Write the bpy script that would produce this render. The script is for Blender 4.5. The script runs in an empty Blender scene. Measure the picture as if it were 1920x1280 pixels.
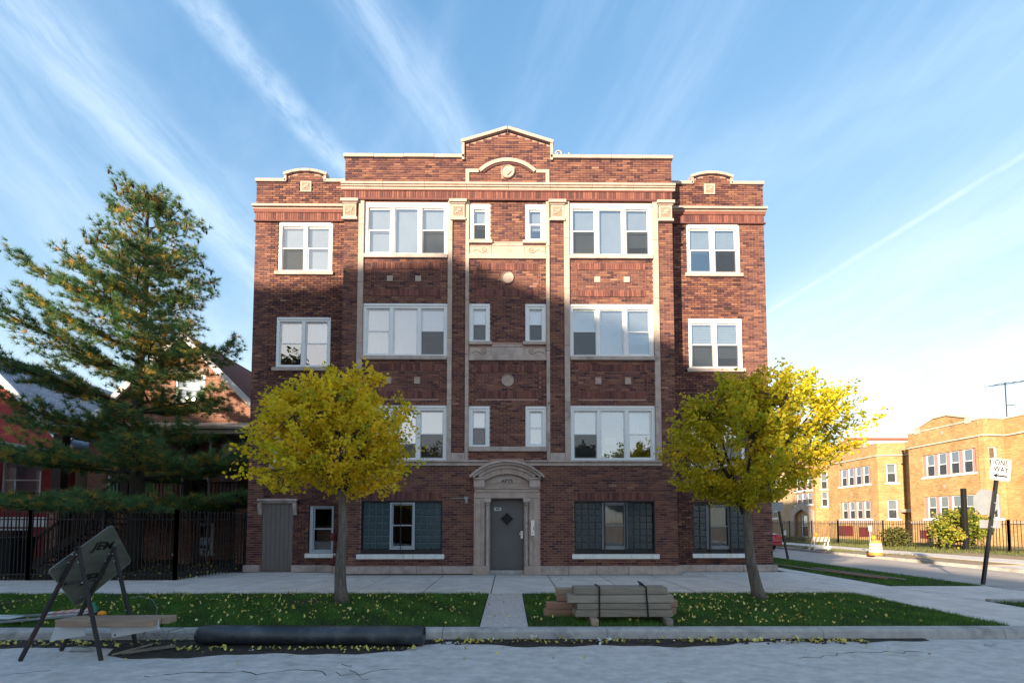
import bpy, math, random
import numpy as np
from mathutils import Vector, Matrix
R = math.radians
random.seed(7)
rng = np.random.default_rng(7)
scene = bpy.context.scene
COL = scene.collection

# ------------------------------------------------------------------ camera
cd = bpy.data.cameras.new('camera'); cam = bpy.data.objects.new('camera', cd); COL.objects.link(cam)
CAMP = Vector((0, -12.7, 1.55))
cam.location = CAMP
cam.rotation_euler = (R(90 + 2.68), 0, R(-0.45))
cd.sensor_width = 36; cd.lens = 15.0; cd.shift_y = 300.6 / 1920
cd.clip_start = 0.05; cd.clip_end = 3000
scene.camera = cam

# ------------------------------------------------------------------ sky and sun
SUN_AZ = 217.0; SUN_EL = 13.0
world = bpy.data.worlds.new('World'); scene.world = world; world.use_nodes = True
wn, wl = world.node_tree.nodes, world.node_tree.links
bg = wn['Background']
sky = wn.new('ShaderNodeTexSky'); sky.sky_type = 'NISHITA'; sky.sun_disc = False
sky.sun_elevation = R(SUN_EL); sky.sun_rotation = R(SUN_AZ)
sky.air_density = 1.15; sky.dust_density = 0.9; sky.ozone_density = 1.6; sky.altitude = 200
bg.inputs['Strength'].default_value = 0.15
wtc = wn.new('ShaderNodeTexCoord')
def wm(op, a, b=None, c=None):
    n = wn.new('ShaderNodeMath'); n.operation = op
    for i, v in enumerate((a, b, c)):
        if v is None: continue
        if isinstance(v, (int, float)): n.inputs[i].default_value = v
        else: wl.new(v, n.inputs[i])
    return n.outputs[0]
def wdot(v):
    n = wn.new('ShaderNodeVectorMath'); n.operation = 'DOT_PRODUCT'
    wl.new(wtc.outputs['Generated'], n.inputs[0]); n.inputs[1].default_value = v
    return n.outputs['Value']
def wnoise(u, v, w, sc, det=6, rough=.6):
    c = wn.new('ShaderNodeCombineXYZ')
    for i, s in enumerate((u, v, w)):
        if isinstance(s, (int, float)): c.inputs[i].default_value = s
        else: wl.new(s, c.inputs[i])
    n = wn.new('ShaderNodeTexNoise'); n.inputs['Scale'].default_value = sc; n.inputs['Detail'].default_value = det
    n.inputs['Roughness'].default_value = rough
    wl.new(c.outputs[0], n.inputs['Vector']); return n.outputs['Fac']
def wmap(v, a, b, c=0., d=1.):
    n = wn.new('ShaderNodeMapRange'); n.interpolation_type = 'SMOOTHSTEP'
    wl.new(v, n.inputs[0])
    for i, q in enumerate((a, b, c, d)): n.inputs[i + 1].default_value = q
    return n.outputs[0]
def skydir(px, py):      # direction of a point of the sky as seen from the street
    p, y = R(2.68), R(0.45)
    f = Vector((math.sin(y) * math.cos(p), math.cos(y) * math.cos(p), math.sin(p)))
    r = Vector((math.cos(y), -math.sin(y), 0)); u = r.cross(f)
    return (f + r * ((px - 960) / 800) + u * ((940.6 - py) / 800)).normalized()
def cirrus(pa, pb, width, amp, seed, ext=None, puff=0.5, warp=.02, across=16, along=3):
    a, b = skydir(*pa), skydir(*pb)
    n = a.cross(b).normalized(); mid = (a + b).normalized(); t = n.cross(mid).normalized()
    u, v = wdot(n), wdot(t)
    w = wnoise(wm('MULTIPLY', u, 3), wm('MULTIPLY', v, 3), seed, 2.2, 4)
    uu = wm('ADD', u, wm('MULTIPLY', wm('SUBTRACT', w, .5), warp))
    band = wmap(wm('ABSOLUTE', uu), width, 0.0)
    tex = wnoise(wm('MULTIPLY', uu, across), wm('MULTIPLY', v, along), seed + 3.1, 2.0, 8, .62)
    tex = wmap(tex, .5 - puff * .5, .5 + puff * .35)
    k = wm('MULTIPLY', band, wm('MULTIPLY', tex, amp))
    if ext:
        k = wm('MULTIPLY', k, wmap(wdot(mid), math.cos(ext), math.cos(ext * .55)))
    return k
layers = [
    cirrus((60, 40), (420, 420), .085, .32, 1.3, None, .62, .05, 14, 2.5),
    cirrus((0, 230), (330, 640), .15, .22, 8.1, None, .7, .06, 12, 2.5),
    cirrus((420, 60), (640, 310), .036, .32, 4.2, .42, .75, .04, 22, 12),
    cirrus((680, 0), (850, 260), .075, .26, 11.4, .55, .8, .04, 18, 3),
    cirrus((1440, 585), (1920, 290), (.0065), .24, 2.7, .8, .6, .003, 40, 12),
    cirrus((1500, 760), (1920, 600), .11, .34, 6.6, None, .7, .06, 12, 3),
    cirrus((1480, 640), (1900, 420), .13, .30, 9.6, None, .9, .06, 9, 2),
    cirrus((1350, 330), (1920, 60), .10, .13, 15.6, None, .9, .06, 9, 2),
]
gx = wnoise(wdot((.8, .3, .5)), wm('MULTIPLY', wdot((-.5, .2, .8)), 3), 5.5, 2.5, 8, .6)
layers.append(wm('MULTIPLY', wmap(gx, .42, .75), .14))
layers.append(wmap(wdot((0, 0, 1)), .38, .0, 0., .26))       # pale veil towards the horizon
tot = layers[0]
for l in layers[1:]:
    tot = wm('SUBTRACT', 1.0, wm('MULTIPLY', wm('SUBTRACT', 1.0, tot), wm('SUBTRACT', 1.0, l)))
mx = wn.new('ShaderNodeMix'); mx.data_type = 'RGBA'
hs = wn.new('ShaderNodeHueSaturation'); hs.inputs['Saturation'].default_value = 1.48; hs.inputs['Value'].default_value = 1.0; hs.inputs['Hue'].default_value = .509
cmp_a = wn.new('ShaderNodeVectorMath'); cmp_a.operation = 'MULTIPLY_ADD'; wl.new(sky.outputs[0], cmp_a.inputs[0])
cmp_a.inputs[1].default_value = (.46, .46, .46); cmp_a.inputs[2].default_value = (1, 1, 1)
cmp_b = wn.new('ShaderNodeVectorMath'); cmp_b.operation = 'DIVIDE'; wl.new(sky.outputs[0], cmp_b.inputs[0]); wl.new(cmp_a.outputs[0], cmp_b.inputs[1])
wl.new(cmp_b.outputs[0], hs.inputs['Color'])
wl.new(tot, mx.inputs[0]); wl.new(hs.outputs[0], mx.inputs[6]); mx.inputs[7].default_value = (1.75, 1.95, 2.15, 1)
wl.new(mx.outputs[2], bg.inputs['Color'])
sd = bpy.data.lights.new('sun', 'SUN'); sun = bpy.data.objects.new('sun', sd); COL.objects.link(sun)
sd.energy = 2.8; sd.angle = R(0.9); sd.color = (1.0, .80, .56)
S = Vector((math.sin(R(SUN_AZ)) * math.cos(R(SUN_EL)), math.cos(R(SUN_AZ)) * math.cos(R(SUN_EL)), math.sin(R(SUN_EL))))
sun.rotation_euler = S.to_track_quat('Z', 'Y').to_euler(); sun.location = (-20, -40, 30)
scene.view_settings.view_transform = 'Standard'; scene.view_settings.look = 'None'
scene.view_settings.exposure = 2.45; scene.view_settings.gamma = 1.0
scene.view_settings.use_curve_mapping = False
scene.cycles.max_bounces = 6; scene.cycles.transparent_max_bounces = 12
scene.cycles.diffuse_bounces = 3; scene.cycles.glossy_bounces = 3

# ------------------------------------------------------------------ materials
def mat(name, col, rough=.85, var=.18, scale=2.5, bump=0., bscale=60., metal=0., spec=.3, col2=None, tint=None, ramp=None,
        trans=0., stretch=(1, 1, 1), dirt=0., dirt_col=(.05, .045, .04), dirt_scale=1.5):
    m = bpy.data.materials.new(name); m.use_nodes = True
    N, L = m.node_tree.nodes, m.node_tree.links
    b = N['Principled BSDF']; b.inputs['Roughness'].default_value = rough; b.inputs['Metallic'].default_value = metal
    b.inputs['Specular IOR Level'].default_value = spec
    tc = N.new('ShaderNodeTexCoord'); mp = N.new('ShaderNodeMapping'); mp.inputs['Scale'].default_value = stretch
    L.new(tc.outputs['Object'], mp.inputs['Vector'])
    nz = N.new('ShaderNodeTexNoise'); nz.inputs['Scale'].default_value = scale; nz.inputs['Detail'].default_value = 8
    nz.inputs['Roughness'].default_value = .65
    L.new(mp.outputs[0], nz.inputs['Vector'])
    mr = N.new('ShaderNodeMapRange'); mr.inputs[1].default_value = .3; mr.inputs[2].default_value = .7
    L.new(nz.outputs['Fac'], mr.inputs[0])
    c2 = col2 or tuple(min(1, c * (1 + var)) for c in col); c1 = tuple(c * (1 - var) for c in col) if not col2 else col
    base = N.new('ShaderNodeMix'); base.data_type = 'RGBA'
    base.inputs[6].default_value = (*c1, 1); base.inputs[7].default_value = (*c2, 1); L.new(mr.outputs[0], base.inputs[0])
    out = base.outputs[2]
    if ramp:      # a colour for each piece, read from the piece's own tint
        at_ = N.new('ShaderNodeAttribute'); at_.attribute_name = 'tint'
        cr = N.new('ShaderNodeValToRGB'); e = cr.color_ramp.elements
        e[0].position, e[0].color = ramp[0][0], (*ramp[0][1], 1); e[1].position, e[1].color = ramp[-1][0], (*ramp[-1][1], 1)
        for p, c in ramp[1:-1]:
            q = e.new(p); q.color = (*c, 1)
        L.new(at_.outputs['Fac'], cr.inputs[0])
        mu = N.new('ShaderNodeMix'); mu.data_type = 'RGBA'; mu.blend_type = 'MULTIPLY'; mu.inputs[0].default_value = 1
        L.new(cr.outputs[0], mu.inputs[6])
        g = N.new('ShaderNodeMapRange'); g.inputs[3].default_value = 1 - var; g.inputs[4].default_value = 1 + var
        L.new(mr.outputs[0], g.inputs[0]); L.new(g.outputs[0], mu.inputs[7]); out = mu.outputs[2]
    if dirt > 0:
        n2 = N.new('ShaderNodeTexNoise'); n2.inputs['Scale'].default_value = dirt_scale; n2.inputs['Detail'].default_value = 10
        n2.inputs['Roughness'].default_value = .7; L.new(mp.outputs[0], n2.inputs['Vector'])
        r2 = N.new('ShaderNodeMapRange'); r2.inputs[1].default_value = .52; r2.inputs[2].default_value = .72
        r2.inputs[4].default_value = dirt; L.new(n2.outputs['Fac'], r2.inputs[0])
        dm = N.new('ShaderNodeMix'); dm.data_type = 'RGBA'; dm.inputs[7].default_value = (*dirt_col, 1)
        L.new(r2.outputs[0], dm.inputs[0]); L.new(out, dm.inputs[6]); out = dm.outputs[2]
    L.new(out, b.inputs['Base Color'])
    if bump > 0:
        nb = N.new('ShaderNodeTexNoise'); nb.inputs['Scale'].default_value = bscale; nb.inputs['Detail'].default_value = 5
        L.new(mp.outputs[0], nb.inputs['Vector'])
        bp = N.new('ShaderNodeBump'); bp.inputs['Strength'].default_value = bump; bp.inputs['Distance'].default_value = .02
        L.new(nb.outputs['Fac'], bp.inputs['Height']); L.new(bp.outputs[0], b.inputs['Normal'])
    if trans > 0:      # thin leaves let light through
        tr = N.new('ShaderNodeBsdfTranslucent'); L.new(out, tr.inputs['Color'])
        mxs = N.new('ShaderNodeMixShader'); mxs.inputs[0].default_value = trans
        L.new(b.outputs[0], mxs.inputs[1]); L.new(tr.outputs[0], mxs.inputs[2]); L.new(mxs.outputs[0], N['Material Output'].inputs[0])
    return m

def brickmat(name, cols, mortar, bw=.21, bh=.072, var=.25, bump=.5, big=.3):
    m = bpy.data.materials.new(name); m.use_nodes = True
    N, L = m.node_tree.nodes, m.node_tree.links; b = N['Principled BSDF']; b.inputs['Roughness'].default_value = .88
    b.inputs['Specular IOR Level'].default_value = .25
    tc = N.new('ShaderNodeTexCoord'); sp = N.new('ShaderNodeSeparateXYZ'); L.new(tc.outputs['Object'], sp.inputs[0])
    ad = N.new('ShaderNodeMath'); ad.operation = 'ADD'; L.new(sp.outputs[0], ad.inputs[0]); L.new(sp.outputs[1], ad.inputs[1])
    cb = N.new('ShaderNodeCombineXYZ'); L.new(ad.outputs[0], cb.inputs[0]); L.new(sp.outputs[2], cb.inputs[1])
    br = N.new('ShaderNodeTexBrick'); L.new(cb.outputs[0], br.inputs['Vector'])
    br.inputs['Scale'].default_value = 1; br.inputs['Brick Width'].default_value = bw; br.inputs['Row Height'].default_value = bh
    br.inputs['Mortar Size'].default_value = .006; br.inputs['Bias'].default_value = -.1
    br.inputs['Color1'].default_value = (*cols[0], 1); br.inputs['Color2'].default_value = (*cols[1], 1); br.inputs['Mortar'].default_value = (*mortar, 1)
    nz = N.new('ShaderNodeTexNoise'); nz.inputs['Scale'].default_value = .9; nz.inputs['Detail'].default_value = 9; nz.inputs['Roughness'].default_value = .7
    L.new(cb.outputs[0], nz.inputs['Vector'])
    st = N.new('ShaderNodeTexNoise'); st.inputs['Scale'].default_value = 3.0; st.inputs['Detail'].default_value = 6
    mpp = N.new('ShaderNodeMapping'); mpp.inputs['Scale'].default_value = (1, 7, 1); L.new(cb.outputs[0], mpp.inputs[0]); L.new(mpp.outputs[0], st.inputs['Vector'])
    a2 = N.new('ShaderNodeMath'); a2.operation = 'ADD'; L.new(nz.outputs[0], a2.inputs[0]); L.new(st.outputs[0], a2.inputs[1])
    mr = N.new('ShaderNodeMapRange'); mr.inputs[1].default_value = .7; mr.inputs[2].default_value = 1.3
    mr.inputs[3].default_value = 1 - big - var; mr.inputs[4].default_value = 1 + var; L.new(a2.outputs[0], mr.inputs[0])
    mu = N.new('ShaderNodeMix'); mu.data_type = 'RGBA'; mu.blend_type = 'MULTIPLY'; mu.inputs[0].default_value = 1
    L.new(br.outputs['Color'], mu.inputs[6]); L.new(mr.outputs[0], mu.inputs[7]); L.new(mu.outputs[2], b.inputs['Base Color'])
    bp = N.new('ShaderNodeBump'); bp.inputs['Strength'].default_value = bump; bp.inputs['Distance'].default_value = .01
    iv = N.new('ShaderNodeMath'); iv.operation = 'SUBTRACT'; iv.inputs[0].default_value = 1; L.new(br.outputs['Fac'], iv.inputs[1])
    L.new(iv.outputs[0], bp.inputs['Height']); L.new(bp.outputs[0], b.inputs['Normal'])
    return m

def glassmat(name, refl=.14, tint=(.9, .95, 1), rough=.0):
    m = bpy.data.materials.new(name); m.use_nodes = True
    N, L = m.node_tree.nodes, m.node_tree.links; N.remove(N['Principled BSDF'])
    g = N.new('ShaderNodeBsdfGlossy'); g.inputs['Roughness'].default_value = rough; g.inputs['Color'].default_value = (.95, .97, 1, 1)
    t = N.new('ShaderNodeBsdfTransparent'); t.inputs['Color'].default_value = (*tint, 1)
    lw = N.new('ShaderNodeFresnel'); lw.inputs['IOR'].default_value = 1.5
    mr = N.new('ShaderNodeMapRange'); mr.inputs[3].default_value = refl; L.new(lw.outputs[0], mr.inputs[0])
    nz = N.new('ShaderNodeTexNoise'); nz.inputs['Scale'].default_value = 1.3; tc = N.new('ShaderNodeTexCoord'); L.new(tc.outputs['Object'], nz.inputs['Vector'])
    bp = N.new('ShaderNodeBump'); bp.inputs['Strength'].default_value = .12; bp.inputs['Distance'].default_value = .03
    L.new(nz.outputs[0], bp.inputs['Height']); L.new(bp.outputs[0], g.inputs['Normal'])
    mx = N.new('ShaderNodeMixShader'); L.new(mr.outputs[0], mx.inputs[0]); L.new(t.outputs[0], mx.inputs[1]); L.new(g.outputs[0], mx.inputs[2])
    L.new(mx.outputs[0], N['Material Output'].inputs[0]); return m

def screenmat(name, alpha=.45, col=(.03, .035, .04)):
    m = bpy.data.materials.new(name); m.use_nodes = True
    N, L = m.node_tree.nodes, m.node_tree.links; b = N['Principled BSDF']
    b.inputs['Base Color'].default_value = (*col, 1); b.inputs['Alpha'].default_value = alpha; b.inputs['Roughness'].default_value = .8
    return m

BR = [(0, (.045, .022, .028)), (.2, (.085, .036, .038)), (.5, (.145, .064, .050)), (.8, (.20, .095, .063)), (.95, (.25, .12, .085)), (1, (.32, .19, .15))]
M = {
 'brick': mat('face_brick', (.2, .08, .05), .86, .12, 1.1, .25, 120, ramp=BR, dirt=.3, dirt_col=(.07, .03, .03), dirt_scale=.9, stretch=(1.6, 1, .8)),
 'brick_red': mat('red_soldier_brick', (.2, .08, .05), .86, .2, 9, .25, 120, ramp=[(0, (.07, .03, .032)), (.4, (.135, .052, .045)), (1, (.20, .08, .06))]),
 'mortar': mat('mortar', (.34, .215, .19), .95, .2, 6, .3, 90),
 'side_brick': brickmat('side_brick', ((.13, .055, .042), (.2, .085, .06)), (.3, .22, .18)),
 'stone': mat('limestone', (.38, .30, .26), .8, .16, 5, .2, 70, dirt=.55, dirt_col=(.2, .15, .12), dirt_scale=2.2),
 'stone_grey': mat('weathered_shaded_limestone', (.40, .33, .30), .85, .22, 4, .25, 70, dirt=.75, dirt_col=(.13, .1, .09), dirt_scale=1.6),  # greyer limestone copy: grime, plus the lower facade's shade put into the colour
 'stone_dark': mat('carved_relief_stone', (.25, .18, .14), .9, .2, 5),
 'sill_paint': mat('rust_streaked_white_paint', (.68, .7, .7), .6, .08, 3, .1, 60, dirt=.7, dirt_col=(.42, .3, .12), dirt_scale=2.2, stretch=(3.5, 1, .35)),
 'vinyl': mat('white_vinyl', (.68, .70, .72), .45, .04, 2, dirt=.15, dirt_col=(.45, .45, .45)),
 'vinyl_grey': mat('grey_aluminium_frame', (.36, .40, .44), .45, .1, 4),
 'blind': mat('white_blind', (.33, .37, .41), .7, .06, 3),
 'curtain': mat('pale_curtain', (.44, .46, .48), .9, .1, 3),
 'dark_room': mat('dim_interior', (.06, .055, .05), .95, .3, 1.2),
 'glass': glassmat('window_glass', .34),
 'glass_dim': glassmat('dim_window_glass', .10, (.55, .6, .65)),
 'screen': screenmat('insect_screen', .55, (.010, .013, .017)),
 'security': screenmat('security_mesh', .25, (.015, .018, .02)),
 'glassblock': mat('dirty_glass_block', (.045, .075, .09), .22, .5, 3, .12, 25, spec=.6),
 'grout': mat('block_grout', (.30, .37, .40), .8, .2, 5),
 'iron': mat('black_iron', (.012, .012, .014), .5, .3, 8, .1, 80, spec=.5),
 'door': mat('grey_painted_door', (.105, .10, .10), .55, .1, 2, dirt=.25, dirt_col=(.07, .065, .06)),
 'boards': mat('taupe_painted_boards', (.145, .125, .115), .7, .14, 3, .1, 50, stretch=(6, 6, .8)),
 'steel': mat('brushed_steel', (.55, .56, .58), .35, .1, 6, metal=.8),
 'concrete': mat('sidewalk_concrete', (.60, .54, .50), .9, .16, 2.2, .3, 90, dirt=.55, dirt_col=(.34, .31, .29), dirt_scale=1.4),
 'concrete_old': mat('pebbly_old_concrete', (.50, .45, .42), .95, .25, 14, .5, 60, dirt=.4, dirt_col=(.2, .18, .17), dirt_scale=2),
 'kerb': mat('kerb_concrete', (.38, .36, .345), .92, .2, 5, .5, 50, dirt=.75, dirt_col=(.1, .095, .09), dirt_scale=1.8),
 'road': mat('worn_road_concrete', (.53, .495, .475), .93, .22, 7, .35, 130, dirt=.7, dirt_col=(.33, .305, .29), dirt_scale=3.4, stretch=(.7, 1.1, 1)),
 'side_road': mat('sun_toned_side_road', (.40, .345, .31), .93, .15, 1.2, .3, 45, dirt=.4, dirt_col=(.3, .26, .24), dirt_scale=.5),  # warm pale tone puts the sunlight on this road into its colour
 'soil': mat('dark_soil', (.04, .033, .027), .98, .45, 9, .7, 40),
 'lawn': mat('lawn_soil', (.03, .04, .016), .98, .4, 12, .6, 50),
 'grass': mat('grass_blade', (.03, .07, .015), .7, .25, 3, ramp=[(0, (.03, .075, .015)), (.5, (.08, .19, .03)), (.9, (.15, .28, .055)), (1, (.2, .2, .07))], trans=.25),
 'grass_dry': mat('dry_grass_blade', (.03, .07, .015), .7, .25, 3, ramp=[(0, (.04, .07, .02)), (.5, (.10, .13, .035)), (1, (.24, .19, .08))], trans=.2),
 'leaf': mat('yellow_leaf', (.4, .3, .03), .6, .15, 6, ramp=[(0, (.34, .33, .02)), (.3, (.64, .56, .025)), (.65, (.86, .63, .03)), (1, (.95, .62, .03))], trans=.5),
 'leaf_green': mat('olive_yellow_leaf', (.4, .3, .03), .6, .15, 6, ramp=[(0, (.24, .27, .02)), (.35, (.48, .46, .025)), (.75, (.72, .56, .03)), (1, (.88, .60, .03))], trans=.5),
 'fallen': mat('fallen_leaf', (.5, .4, .1), .7, .1, 6, ramp=[(0, (.2, .12, .03)), (.2, (.5, .38, .06)), (.7, (.66, .56, .13)), (1, (.78, .7, .3))], trans=.1),
 'leaf_bush': mat('bush_leaf', (.2, .2, .04), .6, .15, 6, ramp=[(0, (.06, .10, .015)), (.5, (.16, .20, .03)), (.85, (.36, .33, .04)), (1, (.5, .4, .05))], trans=.35),
 'leaf_dark': mat('dull_green_leaf', (.06, .08, .02), .7, .2, 3, ramp=[(0, (.03, .045, .012)), (1, (.13, .12, .03))], trans=.25),
 'needle': mat('pine_needle', (.04, .07, .02), .6, .15, 3, ramp=[(0, (.04, .10, .045)), (.35, (.10, .21, .075)), (.6, (.22, .28, .07)), (.8, (.46, .36, .07)), (1, (.70, .42, .10))], trans=.35),
 'bark': mat('grey_bark', (.15, .13, .115), .95, .5, 7, 1.6, 22, stretch=(3, 3, .6)),
 'bark_dark': mat('dark_bark', (.055, .045, .038), .95, .3, 8, .8, 30, stretch=(3, 3, .6)),
 'cone': mat('pine_cone', (.07, .035, .022), .9, .3, 20),
 'timber': mat('weathered_timber', (.235, .20, .16), .85, .25, 4, .35, 40, stretch=(.7, 8, 8), dirt=.35, dirt_col=(.2, .15, .11), dirt_scale=1.5),
 'timber_pale': mat('pale_grey_timber', (.31, .265, .215), .85, .2, 4, .35, 40, stretch=(.7, 8, 8), dirt=.3, dirt_col=(.26, .2, .15), dirt_scale=2),
 'engraved': mat('engraved_letters', (.05, .04, .035), .9, .1),
 'timber_red': mat('reddish_timber', (.33, .19, .125), .85, .25, 4, .35, 40, stretch=(.7, 8, 8)),
 'timber_new': mat('tan_timber', (.34, .245, .18), .85, .22, 4, .3, 40, stretch=(.7, 8, 8)),
 'rubber': mat('black_plastic_pipe', (.026, .033, .042), .36, .5, 3, .2, 30, spec=.5, dirt=.5, dirt_col=(.14, .14, .14), dirt_scale=3.2),
 'hollow': mat('pipe_dark_inside', (.005, .005, .005), .9),
 'strap': mat('black_strap', (.01, .01, .012), .6),
 'sign_back': mat('greasy_sign_metal', (.15, .165, .14), .5, .35, 2.2, .1, 20, metal=.35, dirt=.5, dirt_col=(.07, .075, .05), dirt_scale=2.5, stretch=(1, 1, 3)),
 'rust_steel': mat('rusty_dark_steel', (.03, .03, .033), .6, .3, 8, .3, 60, spec=.5, dirt=.5, dirt_col=(.12, .05, .025), dirt_scale=5),
 'black': mat('black_paint', (.008, .008, .009), .6, .1),
 'white': mat('white_paint', (.56, .57, .58), .6, .06, 3, dirt=.3, dirt_col=(.4, .4, .38), dirt_scale=5),
 'orange': mat('orange_sheeting', (.72, .15, .025), .5, .08, 5),
 'orange_barrel': mat('orange_plastic', (.78, .22, .05), .5, .1, 5, dirt=.3, dirt_col=(.4, .2, .12)),
 'amber': mat('amber_lens', (.8, .3, .02), .3, .05),
 'galv': mat('galvanised_grey', (.26, .275, .29), .55, .1, 6, metal=.2),
 'red_meter': mat('red_painted_meter', (.115, .025, .028), .55, .2, 8),
 'teal': mat('green_glass', (.02, .18, .10), .3),
 'shingle_grey': brickmat('grey_shingles', ((.30, .33, .38), (.38, .41, .46)), (.18, .2, .24), .3, .14, .15, .6, .1),
 'shingle_brown': mat('brown_roof_felt', (.16, .085, .065), .95, .25, 5, .4, 60, stretch=(3, .6, 1)),
 'house_brick': brickmat('old_red_brick', ((.2, .085, .06), (.30, .13, .09)), (.36, .28, .23), .21, .075),
 'red_paint': brickmat('red_painted_brick', ((.27, .035, .04), (.33, .05, .05)), (.25, .04, .04), .21, .075, .1, .4, .1),
 'siding': mat('cream_siding', (.55, .47, .36), .8, .1, 3),
 'white_trim': mat('white_trim', (.72, .73, .76), .6, .06, 3, dirt=.2, dirt_col=(.45, .45, .45)),
 'maroon': mat('maroon_paint', (.13, .02, .022), .7, .2, 4),
 'pink_wall': mat('pale_mauve_wall', (.42, .28, .30), .9, .1, 3),
 'wood_dark': mat('dark_stained_wood', (.035, .025, .02), .8, .3, 6),
 'buff': brickmat('buff_brick', ((.36, .22, .095), (.46, .30, .14)), (.42, .31, .19), .21, .072, .24, .35, .28),
 'buff_pale': brickmat('pale_buff_brick', ((.38, .27, .16), (.45, .33, .2)), (.4, .3, .2), .21, .072, .12, .3, .1),
 'mauve': mat('mauve_paint', (.33, .2, .2), .7, .08, 3),
 'coping': mat('grey_coping', (.42, .38, .34), .9, .2, 3, dirt=.5, dirt_col=(.2, .17, .15)),
 'rock_roof': mat('speckled_roof_stone', (.48, .42, .38), .95, .3, 12, .4, 30),
 'roof_red': mat('red_tile_edge', (.38, .09, .06), .8, .2, 6),
 'car_red': mat('red_car_paint', (.32, .008, .018), .25, .05, 2, spec=.6),
 'car_glass': mat('car_glass', (.01, .012, .015), .08, .1, 2, spec=.7),
 'tyre': mat('tyre', (.015, .015, .015), .85),
 'lamp_red': mat('tail_lamp', (.5, .01, .01), .2, .05, 2, spec=.6),
 'dirt_verge': mat('dry_dirt', (.30, .22, .14), .97, .3, 5, .6, 40),
 'far_brick': brickmat('far_brown_brick', ((.16, .08, .06), (.22, .11, .08)), (.3, .22, .18)),
}

# ------------------------------------------------------------------ mesh helpers
class MB:
    def __init__(s): s.v = []; s.f = []; s.t = []
    def quad(s, a, b, c, d, t=None):
        i = len(s.v); s.v += [a, b, c, d]; s.f.append((i, i+1, i+2, i+3)); s.t.append(t or 0)
    def poly(s, pts, t=None):
        i = len(s.v); s.v += list(pts); s.f.append(tuple(range(i, i + len(pts)))); s.t.append(t or 0)
    def box(s, x0, x1, y0, y1, z0, z1, t=0, back=True):
        i = len(s.v)
        s.v += [(x0,y0,z0),(x1,y0,z0),(x1,y1,z0),(x0,y1,z0),(x0,y0,z1),(x1,y0,z1),(x1,y1,z1),(x0,y1,z1)]
        F = [(0,3,2,1),(4,5,6,7),(0,1,5,4),(1,2,6,5),(3,0,4,7)] + ([(2,3,7,6)] if back else [])
        s.f += [tuple(i + k for k in f) for f in F]; s.t += [t] * len(F); return s
    def prism(s, pts, y0, y1, t=0, axis='y'):      # outline in the other two axes, closed
        ar = sum(p[0] * q[1] - q[0] * p[1] for p, q in zip(pts, list(pts[1:]) + [pts[0]]))
        if y0 > y1: y0, y1 = y1, y0
        if (ar > 0) != (axis == 'y'): pts = list(pts)[::-1]
        def P(p, d):
            return {'y': (p[0], d, p[1]), 'x': (d, p[0], p[1]), 'z': (p[0], p[1], d)}[axis]
        n = len(pts); i = len(s.v)
        s.v += [P(p, y0) for p in pts] + [P(p, y1) for p in pts]
        s.f.append(tuple(i + k for k in range(n))); s.f.append(tuple(i + n + k for k in reversed(range(n))))
        for k in range(n):
            q = (k + 1) % n; s.f.append((i + k, i + n + k, i + n + q, i + q))
        s.t += [t] * (n + 2); return s
    def tube(s, pts, r, n=6, t=0, cap=True):
        pts = [Vector(p) for p in pts]; rs = r if isinstance(r, (list, tuple)) else [r] * len(pts)
        i0 = len(s.v); prev = None
        for k, p in enumerate(pts):
            d = (pts[min(k+1, len(pts)-1)] - pts[max(k-1, 0)]).normalized()
            a = d.orthogonal().normalized() if prev is None else (prev - d * prev.dot(d)).normalized()
            prev = a; b = d.cross(a)
            for j in range(n):
                th = 2 * math.pi * j / n
                s.v.append(tuple(p + (a * math.cos(th) + b * math.sin(th)) * rs[k]))
        for k in range(len(pts) - 1):
            for j in range(n):
                q = (j + 1) % n; A = i0 + k * n
                s.f.append((A + j, A + q, A + n + q, A + n + j)); s.t.append(t)
        if cap:
            s.f.append(tuple(i0 + j for j in reversed(range(n)))); s.f.append(tuple(i0 + (len(pts)-1) * n + j for j in range(n))); s.t += [t, t]
        return s
    def bar(s, a, b, w, h, t=0, up=(0, 0, 1)):      # rectangular bar between two points
        a, b = Vector(a), Vector(b); d = (b - a).normalized(); u = Vector(up)
        if abs(d.dot(u)) > .98: u = Vector((0, 1, 0))
        x = d.cross(u).normalized(); y = x.cross(d).normalized(); i = len(s.v)
        for p in (a, b):
            for sx, sy in ((-1,-1),(1,-1),(1,1),(-1,1)): s.v.append(tuple(p + x * (w/2*sx) + y * (h/2*sy)))
        s.f += [(i+3,i+2,i+1,i),(i+4,i+5,i+6,i+7)] + [(i+k, i+(k+1)%4, i+4+(k+1)%4, i+4+k) for k in range(4)]; s.t += [t] * 6
        return s
    def lathe(s, prof, c, n=16, t=0, axis='z'):
        i0 = len(s.v)
        for r, h in prof:
            for j in range(n):
                th = 2 * math.pi * j / n
                if axis == 'z': s.v.append((c[0] + r * math.cos(th), c[1] + r * math.sin(th), c[2] + h))
                else: s.v.append((c[0] + r * math.cos(th), c[1] + h, c[2] + r * math.sin(th)))
        for k in range(len(prof) - 1):
            for j in range(n):
                q = (j+1) % n; A = i0 + k*n; s.f.append((A+j, A+q, A+n+q, A+n+j)); s.t.append(t)
        s.f.append(tuple(i0+j for j in reversed(range(n)))); s.f.append(tuple(i0+(len(prof)-1)*n+j for j in range(n))); s.t += [t, t]
        return s

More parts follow.
